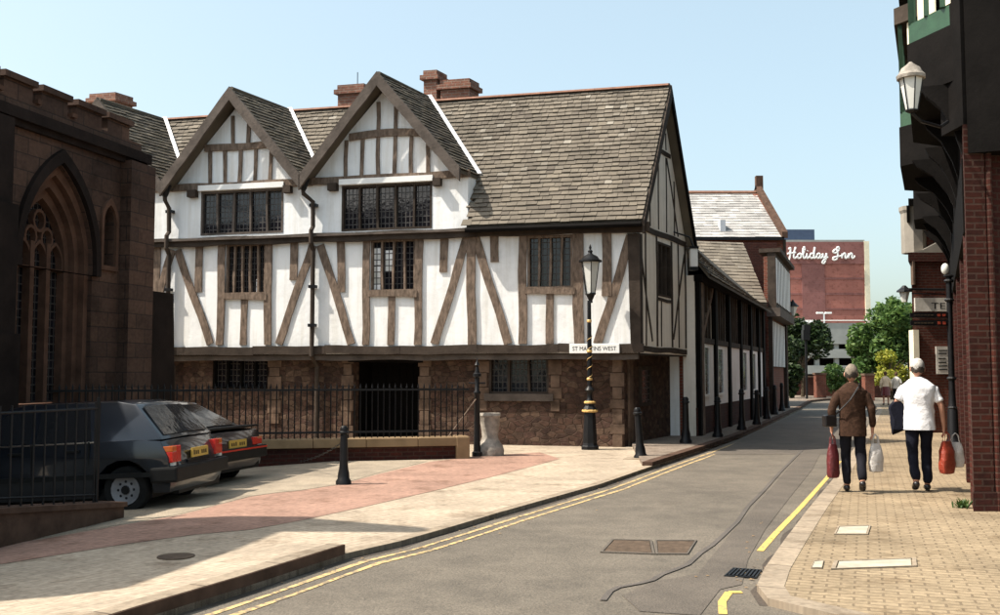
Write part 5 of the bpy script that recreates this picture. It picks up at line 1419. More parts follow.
# ================================================================ TREES, HEDGE, GATE PIERS
def tree(name, x, y, h, rx, rz, leaf, label, n=2600, cz=None, lsz=.2, trunk=.14, cat='tree', lobes=9, bz=.0):
    t = empty(name, (x,y,0), label, cat)
    cz = cz or h-rz
    mb = MB(); tp_ = V((x+random.uniform(-.2,.2), y, cz))
    mb.tube([(x,y,-.1),(x+.05,y,cz*.4),tp_,(tp_.x,tp_.y,min(h-.3,cz+rz*.5))], [trunk,trunk*.8,trunk*.55,trunk*.2], 8)
    for k in range(7):
        a = random.uniform(0,6.28); st = V((x,y,cz*random.uniform(.45,.9))); en = V((x+rx*.75*math.cos(a), y+rx*.75*math.sin(a), cz+rz*random.uniform(-.3,.6)))
        mb.tube([st, st.lerp(en,.5)+V((0,0,.15)), en], [trunk*.4,trunk*.25,trunk*.08], 6)
    mb.build('trunk', M_['bark'], t)
    lob = []
    for k in range(lobes):
        a = random.uniform(0,6.28); r_ = random.uniform(.25,.8); zz = random.uniform(-.65,.75)
        s = math.sqrt(max(.1,1-zz*zz))
        lob.append((V((x+rx*r_*s*math.cos(a), y+rx*r_*s*math.sin(a), cz+rz*zz)), random.uniform(.28,.5)))
    lf = MB()
    for i in range(n):
        c, s = random.choice(lob)
        d = V((random.gauss(0,1),random.gauss(0,1),random.gauss(0,1))).normalized()*(random.random()**.35)
        p = c + V((d.x*rx*s*1.1, d.y*rx*s*1.1, d.z*rz*s*1.1))
        if p.z < bz: continue
        w = lsz*random.uniform(.5,1.3); A1 = V((random.gauss(0,1),random.gauss(0,1),random.gauss(0,.6))).normalized(); B1 = A1.cross(V((random.gauss(0,1),random.gauss(0,1),random.gauss(0,1)))).normalized()
        lf.add([p-A1*w, p+B1*w*.5, p+A1*w, p-B1*w*.5],[(0,1,2,3)])
    lf.build('crown', M_[leaf], t, recalc=False)
    return t
tree('dark_tree', 19.3, 64, 4.5, 1.7, 2.0, 'leaf_dark', 'dark evergreen tree beside the boarded house, left of the street end', 5200, cz=2.9, lsz=.17, bz=.3)
tree('dark_tree', 17.9, 61.5, 3.6, 1.3, 1.8, 'leaf_dark', 'lower dark bush against the end of the brick houses', 2600, cz=1.8, lsz=.16, bz=.1, cat='bush')
tree('broad_tree', 30.2, 74, 7.0, 3.4, 3.0, 'leaf_mid', 'large mid green tree behind the walking couple', 8200, cz=4.2, lsz=.22, lobes=14, bz=.6)
tree('broad_tree', 28.0, 76, 5.2, 1.9, 2.2, 'leaf_mid', 'lighter green tree just left of the large one', 4600, cz=3.1, lsz=.2, bz=.4)
tree('conifer', 32.0, 66, 6.6, 2.2, 3.0, 'leaf_dark', 'dark green tree partly hidden behind the finger sign', 5200, cz=3.6, lsz=.2, bz=.3)
tree('yellow_bush', 24.6, 63.0, 2.9, 1.5, 1.1, 'leaf_yel', 'bright yellow green bush above the gate pier by the far pavement', 3600, cz=1.8, lsz=.13, cat='bush', bz=.3)
tree('green_bush', 22.3, 66, 2.2, 1.5, 1.0, 'leaf_mid', 'round green bush between the brick gate piers', 2600, cz=1.15, lsz=.13, cat='bush', bz=.05)
tree('green_bush', 27.8, 62.5, 3.2, 1.6, 1.5, 'leaf_dark', 'dark bush right of the yellow one behind the far walkers', 2800, cz=1.7, lsz=.14, cat='bush', bz=.1)
for (x_, w_, h_, y_, lab_) in ((819,1.0,1.5,62.6,'left brick gate pier under the dark tree'),(867,.9,1.45,60,'right brick gate pier below the yellow bush')):
    q = V(((x_-500)/1000*y_, y_, 0)); t = empty('gate_pier', q, lab_, 'gate pier', 'brick gate piers at the street end')
    mb = MB(); mb.box(q.x-w_/2*.6,q.x+w_/2*.6,q.y-.3,q.y+.3,-.1,h_); mb.build('pier', M_['brick'], t)
    mb = MB(); mb.box(q.x-w_/2*.7,q.x+w_/2*.7,q.y-.35,q.y+.35,h_,h_+.12); mb.build('cap', M_['dressed'], t)
t = empty('garden_wall', (27,68.5,0), 'low brick garden wall behind the bushes at the street end', 'wall')
mb = MB(); mb.box(15,46,69,69.3,-.1,1.3); mb.build('brickwork', M_['brick_dark'], t); mb = MB(); mb.box(15,46,68.95,69.35,1.3,1.4); mb.build('coping', M_['dressed'], t)
# ================================================================ RIGHT SIDE: brick and timber building with canted bays
rb0 = V((5.50, 11.72, 0)); rbd = V((.40, .9165, 0)).normalized()
B = Frame(rb0, rbd)
if B.N.x > 0: B.N = -B.N         # faces the street (left)
LB = 17.5
rh = empty('bay_window_building', B.p(8,0,0), 'dark red brick building with green framed jettied bay windows along the right pavement', 'building')
BF = Frame(rb0, V((1,0,0)))
if BF.N.y > 0: BF.N = -BF.N
def pier(x0, x1, g, z0, z1, nm, m, L_=.45):
    mb = MB(); a_ = rb0 + V((x0-g,-g,z0)); b_ = rb0 + V((x1+g,-g,z0)); o_ = rbd*(L_+g)
    mb.prism([a_, b_, b_+o_, a_+o_], (0,0,z1-z0)); return mb.build(nm, M_[m], rh)
pier(0, .24, 0, -.1, 4.55, 'corner_pier', 'brick_pier')
mb = MB(); mb.rect(BF, .24, 5, -.1, 9, -.6, -.10); mb.build('end_wall', M_['brick_dark'], rh)
mb = MB(); mb.rect(BF, .012, 5, 4.552, 9, -.6, -.012); mb.build('timber_upper_end', M_['black_oak'], rh)
mb = MB(); mb.tube([BF.p(.29,-.05,.0), BF.p(.29,4.5,.0)], .035, 10); dpp = mb.build('downpipe', M_['brick_pier'], rh)
pier(0, .24, .02, -.1, .22, 'plinth', 'brick_dark')
# ground floor arcade: piers, dark recess, shop fronts
mb = MB(); mb.rect(B, .6, LB, -.1, 5.0, -2.5, -.9); mb.build('shop_wall', M_['brick_dark'], rh)
for k in range(1, 6):
    u_ = k*3.3; mb = MB(); mb.rect(B, u_, u_+.42, -.1, 3.6, -.9, 0); mb.build('pier', M_['brick_dark'], rh)
mb = MB(); mb.rect(B, .3, LB, 3.3, 4.2, -.9, .02); mb.build('bressumer', M_['black_oak'], rh)
mb = MB(); mb.rect(B, .0, LB, 4.2, 9.5, -2.5, -.05); mb.build('upper_wall', M_['black_oak'], rh)
for k in range(5):
    u_ = .9 + k*3.3; mb = MB(); mb.rect(B, u_+.4, u_+2.0, .6, 2.8, -.9, -.8, [[(u_+.5,.7),(u_+1.9,.7),(u_+1.9,2.7),(u_+.5,2.7)]]); f = mb.build('window', M_['green'], rh)
    mb = MB(); mb.rect(B, u_+.5, u_+1.9, .7, 2.7, -.89, -.86); mb.build('pane', M_['glass'], f)
# canted bays: plan widths from the wall
def bay(u0, u1, depth, z0, z1, label=None):
    c = .75
    plan = [(u0,0),(u0+c,depth),(u1-c,depth),(u1,0)]
    def ring(pl, za, zb, m, nm, par, grow=0):
        mb = MB(); g = grow
        q = [(pl[0][0]-g,pl[0][1]-.05),(pl[1][0]-g*.5,pl[1][1]+g),(pl[2][0]+g*.5,pl[2][1]+g),(pl[3][0]+g,pl[3][1]-.05)]
        mb.prism([B.p(u,za,n) for u, n in q], (0,0,zb-za)); return mb.build(nm, M_[m], par)
    by_ = ring(plan, z0-.7, z0, 'black_oak', 'bay', rh, .04)
    ring(plan, z0+.003, z0+.26, 'green', 'sill', by_, .02)
    ring(plan, z1, z1+.3, 'oak_dark', 'head', by_, .08)
    ring([(a, n*.9) for a, n in plan], z0+.262, z1-.002, 'glass', 'glazing', by_, -.06)
    # mullions on the three faces
    for (a, b_, n_) in ((plan[0],plan[1],3),(plan[1],plan[2],4),(plan[2],plan[3],3)):
        for k in range(n_+1):
            t = k/n_; u = a[0]+(b_[0]-a[0])*t; n = a[1]+(b_[1]-a[1])*t
            mb = MB(); mb.hexa([B.p(u-.045,z0+.26,n-.05),B.p(u+.045,z0+.26,n-.05),B.p(u+.045,z0+.26,n+.02),B.p(u-.045,z0+.26,n+.02)],[B.p(u-.045,z1,n-.05),B.p(u+.045,z1,n-.05),B.p(u+.045,z1,n+.02),B.p(u-.045,z1,n+.02)])
            mb.build('mullion', M_['green'], by_)
        u = (a[0]+b_[0])/2; n = (a[1]+b_[1])/2
    # cream inner shutters seen through the near face
    a, b_ = plan[0], plan[1]
    for t0, t1 in ((.06,.38),(.5,.85)):
        q = [(a[0]+(b_[0]-a[0])*t, a[1]+(b_[1]-a[1])*t) for t in (t0,t1)]
        mb = MB(); mb.hexa([B.p(q[0][0],z0+.27,q[0][1]-.03),B.p(q[1][0],z0+.27,q[1][1]-.03),B.p(q[1][0],z0+.27,q[1][1]-.01),B.p(q[0][0],z0+.27,q[0][1]-.01)],[B.p(q[0][0],z1-.01,q[0][1]-.03),B.p(q[1][0],z1-.01,q[1][1]-.03),B.p(q[1][0],z1-.01,q[1][1]-.01),B.p(q[0][0],z1-.01,q[0][1]-.01)]); mb.build('cream_panel', M_['cream'], by_)
    # curved brackets under the bay
    for u in (u0+.25, (u0+u1)/2, u1-.25):
        mb = MB(); pts = [(0,z0-.7),(depth*.8,z0-.7),(depth*.7,z0-.82),(depth*.4,z0-1.0),(depth*.15,z0-1.3),(0,z0-1.6)]
        q = [B.p(u,z,n) for n, z in pts]; mb.prism(q, rbd*.16); mb.build('bracket', M_['black_oak'], by_)
    return by_
z_b = 5.45
bay(.1, 4.3, .56, 5.85, 7.6); bay(5.2, 9.2, .82, 5.95, 7.8); bay(11.3, 14.4, .72, 5.85, 8.0)
mb = MB(); mb.rect(B, 0, LB, 9.5, 9.8, -3, .9); mb.build('eaves', M_['black_oak'], rh)
# big wall lantern
wq = atY(911, 84, 11.2)
wlz = lambda y: atY(911, y, 11.2).z
t = empty('wall_lantern', wq, 'large weathered wall lantern with domed cap below the first green bay window', 'wall lantern')
mb = MB(); mb.lathe([(.06,wlz(110)),(.065,wlz(109)),(.125,wlz(79))], c=(wq.x,wq.y,0), seg=6); gl = mb.build('glass', M_['lampglass'], t)
for k in range(6):
    a_ = 2*math.pi*(k+.5)/6; mb = MB(); mb.tube([(wq.x+.066*math.cos(a_),wq.y+.066*math.sin(a_),wlz(110)),(wq.x+.127*math.cos(a_),wq.y+.127*math.sin(a_),wlz(79))], .007, 5); mb.build('glazing_bar', M_['iron'], gl)
mb = MB(); mb.lathe([(.155,wlz(79)),(.16,wlz(76)),(.13,wlz(73)),(.10,wlz(68)),(.05,wlz(65)),(.015,wlz(62))], c=(wq.x,wq.y,0), seg=14); mb.build('cap', M_['stone_grey'], t, smooth=True)
mb = MB(); mb.lathe([(.03,wlz(113)),(.07,wlz(111)),(.07,wlz(110))], c=(wq.x,wq.y,0), seg=10); mb.build('base', M_['iron'], t)
mb = MB(); mb.tube([(wq.x,wq.y,wlz(113)),(wq.x+.12,wq.y+.05,wlz(120)),(wq.x+.5,wq.y+.4,wlz(118)),(wq.x+.75,wq.y+.75,wlz(105))], .02, 6); mb.build('bracket', M_['iron'], t)

# ================================================================ second building on the right with stone turret
YB = 27.0
X = lambda px: (px-500)/1000*YB
zz_ = lambda y: atY(930, y, YB).z
sb = empty('corner_brick_building', (X(925), YB, 0), 'smaller red brick building with a grey stone turret, white sign board and dark cornice', 'building')
def ob(x0, x1, y0, y1, z0, z1, nm, m):
    k_ = .46; mb = MB(); mb.prism([(x0,y0,z0),(x1,y0,z0),(x1+(y1-y0)*k_,y1,z0),(x0+(y1-y0)*k_,y1,z0)], (0,0,z1-z0)); return mb.build(nm, M_[m], sb)
ob(X(913), X(913)+5, YB, YB+7, -.1, zz_(262), 'wall', 'brick_far')
ob(X(908.5), X(913)+5.1, YB-.12, YB+7.2, zz_(262)+.003, zz_(253), 'cornice', 'brick_dark')
ob(X(918), X(913)+5, YB+.2, YB+6, zz_(253)+.003, zz_(206), 'upper_wall', 'brick_far')
mb = MB(); mb.lathe([(.32,zz_(252)),(.32,zz_(212)),(.36,zz_(209)),(.36,zz_(205))], c=(X(921),YB+.3,0), seg=8); mb.build('turret', M_['concrete_warm'], sb)
ob(X(910.5), X(913)+5, YB-.1, YB+6.4, zz_(206)+.003, zz_(199), 'roof_edge', 'black_oak')
ob(X(908.5), X(911), YB-.1, YB+.5, zz_(222), zz_(206), 'corner_bracket', 'black_oak')
mb = MB(); mb.prism([(X(913)-.02,YB-.12,zz_(253)),(X(944),YB-.12,zz_(253)),(X(944),YB-.12,zz_(240)),(X(924),YB-.12,zz_(250))],(0,.3,0)); mb.build('stone_gablet', M_['concrete_warm'], sb)
mb = MB(); mb.box(X(912), X(917.5), YB-.1, YB+.2, -.1, zz_(330)); mb.build('corner_strip', M_['cream'], sb)
mb = MB(); mb.box(X(912.5), X(914.5), YB-.16, YB+.0, zz_(285), zz_(262)); mb.build('stone_bracket', M_['dressed'], sb)
SF = Frame(V((0,YB,0)), V((1,0,0)))
if SF.N.y > 0: SF.N = -SF.N
ts = empty('shop_sign', (X(930),YB-.1,zz_(305)), 'white shop sign board with large dark letters TE on the brick corner building', 'shop sign')
mb = MB(); mb.rect(SF, X(915), X(948), zz_(311.5), zz_(298), .003, .08); mb.build('board', M_['off_white'], ts)
put_text(SF, 'TE', X(931), zz_(309), X(945)-X(931), zz_(303)-zz_(309), .083, 'lettering', M_['black_txt'], ts)
po = empty('wall_poster', (X(941),YB-.1,zz_(360)), 'white notice with grey lines of small print on the brick wall', 'poster')
mb = MB(); mb.rect(SF, X(935), X(948), zz_(374), zz_(346.5), .003, .05); mb.build('sheet', M_['off_white'], po)
for k, yy in enumerate((350,353,358,362,365.5,369)):
    mb = MB(); mb.rect(SF, X(937), X(937)+(X(946.5)-X(937))*random.uniform(.75,1), zz_(yy+1), zz_(yy), .052, .058); mb.build('print_line', M_['iron'], po)
# lantern on an arm beyond the corner
q = atY(904.5, 297, YB-.6)
t = empty('wall_lantern', q, 'tapered street lantern on a horizontal arm left of the brick corner building', 'wall lantern')
zq = lambda y: atY(904.5,y,YB-.6).z
mb = MB(); mb.lathe([(.07,zq(302)),(.13,zq(292.5))], c=(q.x,q.y,0), seg=6); mb.build('glass', M_['lampglass'], t)
mb = MB(); mb.lathe([(.20,zq(292)),(.19,zq(290.5)),(.1,zq(288)),(.04,zq(285.5))], c=(q.x,q.y,0), seg=8); mb.build('cap', M_['iron'], t)
mb = MB(); mb.tube([(q.x,q.y,zq(289)),(q.x+1.15,q.y+.2,zq(289))], .03, 6); mb.tube([(q.x+.2,q.y,zq(293.5)),(q.x+1.15,q.y+.2,zq(293.5))], .018, 6); mb.build('arm', M_['iron'], t)

# ================================================================ black street column with finger boards and globe
cq = gnd(954, 459); cq = V((cq.x, cq.y, 0)); 
t = empty('signpost', cq, 'black cast iron column with two dark finger boards pointing left and a globe lamp', 'signpost')
zf = lambda y: atY(950, y, cq.y).z
mb = MB(); mb.lathe([(.15,0),(.15,.30),(.12,.36),(.10,.42),(.09,.9),(.07,.95),(.055,1.3),(.05,zf(278))], c=cq, seg=12); mb.build('column', M_['iron'], t, smooth=True)
for zz in (.95, 1.5, zf(300), zf(281)):
    mb = MB(); mb.lathe([(.07,zz-.03),(.09,zz),(.07,zz+.03)], c=cq, seg=12); mb.build('ring', M_['iron'], t)
mb = MB(); mb.lathe([(.05,zf(278)),(.1,zf(276)),(.06,zf(274.5))], c=cq, seg=12); mb.build('lamp_neck', M_['iron'], t)
mb = MB(); mb.ball((cq.x-.06, cq.y, zf(269)), .075, .075, .11); mb.build('globe', M_['lampglass'], t, smooth=True)
CF = Frame(V((0,cq.y,0)), V((1,.0,0)))
if CF.N.y > 0: CF.N = -CF.N
X2 = lambda px: (px-500)/1000*cq.y
for y0_, y1_ in ((312.5,318),(320,326)):
    mb = MB(); mb.plate(CF, [(X2(910.5),zf(y1_)+.01),(X2(950),zf(y1_)),(X2(950),zf(y0_)),(X2(910.5),zf(y0_)-.01)], .0, .03); fb = mb.build('finger_board', M_['iron'], t)
    for x_ in (937.5, 942.5):
        mb = MB(); mb.rect(CF, X2(x_), X2(x_+3), zf(y1_-1.5), zf(y0_+1.5), .031, .036); mb.build('red_mark', M_['bag_red2'], fb)
    mb = MB(); 
    for k in range(6): mb.rect(CF, X2(914+k*3.4), X2(916.4+k*3.4), zf(y1_-2.3), zf(y0_+2.3), .031, .034)
    mb.build('faded_print', M_['bark'], fb)

# ================================================================ PEOPLE
def skin_obj(name, verts, edges, radii, m, parent, root=0, sub=2, flat=None):
    me = bpy.data.meshes.new(name); me.from_pydata([V(v) for v in verts], edges, [])
    o = bpy.data.objects.new(name+'_t', me); COL.objects.link(o)
    md = o.modifiers.new('s', 'SKIN'); md.use_smooth_shade = True
    sv = me.skin_vertices[0].data
    for i, r_ in enumerate(radii): sv[i].radius = r_ if isinstance(r_, tuple) else (r_, r_)
    for i in range(len(sv)): sv[i].use_root = (i == root)
    sb_ = o.modifiers.new('u', 'SUBSURF'); sb_.levels = sub; sb_.render_levels = sub
    bpy.context.view_layer.update()
    me2 = bpy.data.meshes.new_from_object(o.evaluated_get(bpy.context.evaluated_depsgraph_get()))
    bpy.data.objects.remove(o)
    me2.name = name; me2.materials.clear(); me2.materials.append(m)
    r_ = bpy.data.objects.new(name, me2); COL.objects.link(r_)
    if parent is not None: r_.parent = parent
    return r_
def ellipsoid(name, c, r3, m, parent, jit=0, seg=16, rings=10):
    mb = MB(); mb.ball(c, r3[0], r3[1], r3[2], seg, rings, jit)
    me = bpy.data.meshes.new(name); me.from_pydata(mb.v, [], mb.f)
    for p in me.polygons: p.use_smooth = True
    me.materials.append(m); o = bpy.data.objects.new(name, me); COL.objects.link(o); o.parent = parent; return o
def person(loc, yaw, H_, pose, label, top, bottom, hair, group=None, top_len=.80, sleeve=1, hat=None, skirt=False, build_=1.0):
    """local frame: faces +y, feet at z=0; joints given for a height of 1.70"""
    t = empty('person', (0,0,0), label, 'person', group)
    s = H_/1.70; w = build_
    J = dict(pel=(0,0,.93), wst=(0,.01,1.08), chs=(0,-.01,1.30), nck=(0,0,1.44), hd0=(0,.01,1.50), hd=(0,.02,1.60), top=(0,.015,1.67),
             shl=(-.15,0,1.36), ell=(-.24,-.03,1.12), wrl=(-.25,.03,.86), hnl=(-.25,.05,.80),
             shr=(.15,0,1.36), elr=(.24,-.03,1.12), wrr=(.25,.03,.86), hnr=(.25,.05,.80),
             hpl=(-.10,0,.90), knl=(-.11,.03,.50), anl=(-.11,0,.09), tol=(-.12,.16,.03),
             hpr=(.10,0,.90), knr=(.11,.03,.50), anr=(.11,0,.09), tor=(.12,.16,.03))
    J.update(pose)
    k = lambda n: V(J[n])*s
    # body (skin)
    names = ['pel','wst','chs','nck','hd0','shl','ell','wrl','shr','elr','wrr','hpl','knl','anl','tol','hpr','knr','anr','tor']
    rad = {'pel':(.13,.10),'wst':(.125,.095),'chs':(.12,.08),'nck':(.055,.055),'hd0':(.055,.06),'shl':.04,'ell':.042,'wrl':.028,'shr':.04,'elr':.042,'wrr':.028,'hpl':.085,'knl':.058,'anl':.04,'tol':.03,'hpr':.085,'knr':.058,'anr':.04,'tor':.03}
    idx = {n:i for i,n in enumerate(names)}
    ed = [('pel','wst'),('wst','chs'),('chs','nck'),('nck','hd0'),('chs','shl'),('shl','ell'),('ell','wrl'),('chs','shr'),('shr','elr'),('elr','wrr'),('pel','hpl'),('hpl','knl'),('knl','anl'),('anl','tol'),('pel','hpr'),('hpr','knr'),('knr','anr'),('anr','tor')]
    vs = [k(n) for n in names]; E_ = [(idx[a],idx[b]) for a,b in ed]; rr_ = [tuple(x*s*w for x in rad[n]) if isinstance(rad[n],tuple) else rad[n]*s for n in names]
    # hands: palm and five fingers grown on the same skeleton
    for sd, sg_ in (('l',-1),('r',1)):
        wr = V(J['wr'+sd]); hn = V(J['hn'+sd]); d = (hn-wr).normalized(); 
        pi = len(vs); vs.append((wr+d*.055)*s); rr_.append((.030*s,.016*s)); E_.append((idx['wr'+sd],pi))
        for f_ in range(4):
            off = V((0,(f_-1.5)*.019,0)); L_ = (.075,.085,.08,.062)[f_]
            a1 = wr+d*.09+off; a2 = a1+d*L_*.5+V((-sg_*.008,0,0)); a3 = a2+d*L_*.35+V((-sg_*.022,0,0))
            i0 = len(vs); vs += [a1*s,a2*s,a3*s]; rr_ += [.0095*s,.009*s,.007*s]; E_ += [(pi,i0),(i0,i0+1),(i0+1,i0+2)]
        a1 = wr+d*.045+V((0,.035,0)); a2 = a1+d*.035+V((-sg_*.012,.012,0)); i0 = len(vs); vs += [a1*s,a2*s]; rr_ += [.011*s,.008*s]; E_ += [(pi,i0),(i0,i0+1)]
    body = skin_obj('body', vs, E_, rr_, M_['skin'], t, 0, 1)
    # head mesh joined into the body
    hd = k('hd'); 
    bm = bmesh.new(); bm.from_mesh(body.data)
    def addball(c, rx, ry, rz, seg=14, rg_=10):
        r_ = bmesh.ops.create_uvsphere(bm, u_segments=seg, v_segments=rg_, radius=1)
        for v in r_['verts']:
            z = v.co.z; q = V((v.co.x*rx*(1-.18*max(0,-z)), v.co.y*ry, z*rz)); v.co = V(c)+q
    addball(hd, .077*s, .095*s, .118*s, 18, 12)
    addball(hd+V((0,.098,-.01))*s, .014*s, .022*s, .022*s, 8, 6)          # nose
    for sg_ in (-1,1): addball(hd+V((sg_*.086,-.005,-.012))*s, .012*s, .022*s, .034*s, 8, 6)   # ears
    bm.to_mesh(body.data); bm.free()
    for p in body.data.polygons: p.use_smooth = True
    for sg_ in (-1,1): ellipsoid('eye', hd+V((sg_*.03,.085,.012))*s, (.012*s,.01*s,.009*s), M_['white'], t, seg=8, rings=6)
    ellipsoid('mouth', hd+V((0,.086,-.055))*s, (.024*s,.01*s,.006*s), M_['bag_red'], t, seg=8, rings=6)
    # hair cap
    mb = MB(); seg=18
    c = hd+V((0,-.012,.018))*s
    mb.ball(c, .086*s, .100*s, .116*s, 32, 20, .0)
    for i_ in range(len(mb.v)): q_ = mb.v[i_]-c; mb.v[i_] = c + q_*(1 + .05*noise.noise(q_*38/s) + .05*noise.noise(q_*14/s+V((H_*9,0,0))))
    # remove the face part
    keep = []
    for f in mb.f:
        m = sum((mb.v[i] for i in f), V())/len(f) - c
        if (m.y > .045*s and m.z < .055*s) or m.z < (-.062-.02*abs(math.sin(m.x*60/s)))*s or (abs(m.x) > .066*s and m.z < -.02*s and m.y > -.03*s): continue
        keep.append(f)
    mb.f = keep
    me = bpy.data.meshes.new('hair'); me.from_pydata(mb.v, [], mb.f); me.materials.append(M_[hair])
    for p in me.polygons: p.use_smooth = True
    o = bpy.data.objects.new('hair', me); COL.objects.link(o); o.parent = t
    mb = MB(); mb.ball(c, .0875*s, .1015*s, .1175*s, 32, 20)
    for i_ in range(len(mb.v)): q_ = mb.v[i_]-c; mb.v[i_] = c + q_*(1 + .05*noise.noise(q_*38/s) + .05*noise.noise(q_*14/s+V((H_*9,0,0))))
    keep = []
    for f in mb.f:
        m = sum((mb.v[i] for i in f), V())/len(f) - c
        if m.y > .0 or m.z > (-.012+.02*math.sin(m.x*50/s))*s or m.z < (-.068-.015*abs(math.sin(m.x*60/s)))*s: continue
        keep.append(f)
    mb.f = keep
    me = bpy.data.meshes.new('nape_hair'); me.from_pydata(mb.v, [], mb.f); me.materials.append(M_['hair_dark'])
    for p in me.polygons: p.use_smooth = True
    o = bpy.data.objects.new('nape_hair', me); COL.objects.link(o); o.parent = t
    # clothing: torso loft and sleeves in one garment
    pz = J['pel']
    secs = [(top_len,.182*w,.128*w,-.005),(top_len+.06,.180*w,.127*w,-.005),(.98,.172*w,.122*w,0),(1.10,.165*w,.118*w,0),(1.24,.182*w,.122*w,-.008),(1.34,.196*w,.118*w,-.012),(1.395,.190*w,.10*w,-.012),(1.425,.160*w,.088,-.01),(1.45,.105*w,.075,-.006),(1.475,.066,.066,0),(1.485,.055,.055,0)]
    mb = MB(); ns = 40; fine_ = []
    for a_, b_ in zip(secs[:-1], secs[1:]):
        kk = max(1, int((b_[0]-a_[0])/.018))
        fine_ += [tuple(a_[q_]+(b_[q_]-a_[q_])*i_/kk for q_ in range(4)) for i_ in range(kk)]
    secs = fine_ + [secs[-1]]
    for (z, rx_, ry_, oy) in secs:
        for j in range(ns):
            a_ = 2*math.pi*j/ns; cx_, sy_ = math.cos(a_), math.sin(a_)
            cx_ = math.copysign(abs(cx_)**.85, cx_); sy_ = math.copysign(abs(sy_)**.85, sy_)
            wr_ = 1 + (.07*noise.noise(V((cx_*2.5+H_*7, sy_*2.5, z*5+cx_*3))) + .045*noise.noise(V((cx_*4+z*9, sy_*4, z*16-cx_*5+H_)))) * (1 if z < 1.42 else .3)
            mb.v.append(V((rx_*cx_*wr_, oy+ry_*sy_*wr_, z - (.03*abs(cx_)**2 if 1.38 < z < 1.44 else 0)))*s)
    for i in range(len(secs)-1):
        for j in range(ns):
            j2 = (j+1)%ns; mb.f.append((i*ns+j,i*ns+j2,(i+1)*ns+j2,(i+1)*ns+j))
    mb.f.append(tuple(range(ns))[::-1]); mb.f.append(tuple((len(secs)-1)*ns+j for j in range(ns)))
    cl = mb.build('jacket' if sleeve == 1 else 'shirt', M_[top], t, smooth=True)
    bm = bmesh.new(); bm.from_mesh(cl.data)
    for sd in 'lr':
        S_ = V(J['sh'+sd]); E0 = V(J['el'+sd]); W0 = V(J['wr'+sd]); sg_ = -1 if sd == 'l' else 1
        S_ = V((sg_*.155*w, -.005, 1.365))
        if sleeve == 1: pts = [S_, S_.lerp(E0,.5), E0, E0.lerp(W0,.5), W0]; rr2 = [.072,.068,.058,.052,.046]
        else: pts = [S_, S_.lerp(E0,.35), S_.lerp(E0,.68), S_.lerp(E0,.88)]; rr2 = [.064,.064,.062,.066]
        sl = skin_obj('tmp', [p*s for p in pts], [(i,i+1) for i in range(len(pts)-1)], [r_*s for r_ in rr2], M_[top], None, 0, 2)
        for v in sl.data.vertices:
            n_ = noise.noise(V((v.co.x*9, v.co.y*9, v.co.z*14)))*.014; v.co += v.normal*n_
        bm.from_mesh(sl.data); bpy.data.objects.remove(sl)
    bm.to_mesh(cl.data); bm.free()
    for p in cl.data.polygons: p.use_smooth = True
    if skirt:
        mb = MB(); mb.lathe([(.17*s,.95*s),(.19*s,.8*s),(.22*s,.5*s),(.2*s,.5*s)], seg=14); sk_ = mb.build('skirt', M_[bottom], t)
    else:
        mb = MB(); ns = 20
        for z, rx_, ry_ in ((1.02,.155,.11),(.95,.165,.118),(.88,.172,.125),(.82,.165,.12),(.78,.13,.10)):
            for j in range(ns):
                a_ = 2*math.pi*j/ns; mb.v.append(V((rx_*w*math.cos(a_), ry_*math.sin(a_), z))*s)
        for i in range(4):
            for j in range(ns): j2 = (j+1)%ns; mb.f.append((i*ns+j,i*ns+j2,(i+1)*ns+j2,(i+1)*ns+j))
        mb.f.append(tuple(range(ns))); mb.f.append(tuple(4*ns+j for j in range(ns)))
        tr = mb.build('trousers', M_[bottom], t, smooth=True)
        bm = bmesh.new(); bm.from_mesh(tr.data)
        for sd, sg_ in (('l',-1),('r',1)):
            h0 = V((sg_*.085,0,.90)); kn = V(J['kn'+sd]); an = V(J['an'+sd])
            pts = [h0, h0.lerp(kn,.5), kn, kn.lerp(an,.5), an+V((0,0,.0))]
            lg = skin_obj('tmp', [p*s for p in pts], [(i,i+1) for i in range(4)], [(.095*w)*s,.088*s,.074*s,.066*s,.064*s], M_[bottom], None, 0, 2)
            for v in lg.data.vertices: v.co += v.normal*noise.noise(V((v.co.x*8, v.co.y*8, v.co.z*9)))*.014
            bm.from_mesh(lg.data); bpy.data.objects.remove(lg)
        bm.to_mesh(tr.data); bm.free()
        for p in tr.data.polygons: p.use_smooth = True
    for sd in 'lr':
        a_ = k('an'+sd); b_ = k('to'+sd); d = (b_-a_)
        skin_obj('shoe', [a_+V((0,-.05,-.02))*s, a_+V((0,.03,-.035))*s, b_+V((0,-.03,.012))*s, b_+V((0,.02,.008))*s], [(0,1),(1,2),(2,3)], [(.045*s,.045*s),(.048*s,.045*s),(.047*s,.034*s),(.034*s,.026*s)], M_['shoe'], t, 0, 2)
    t.location = loc; t.rotation_euler = (0,0,yaw)
    return t, J, s
def to_world(t, p, s): return t.matrix_basis @ (V(p)*s)
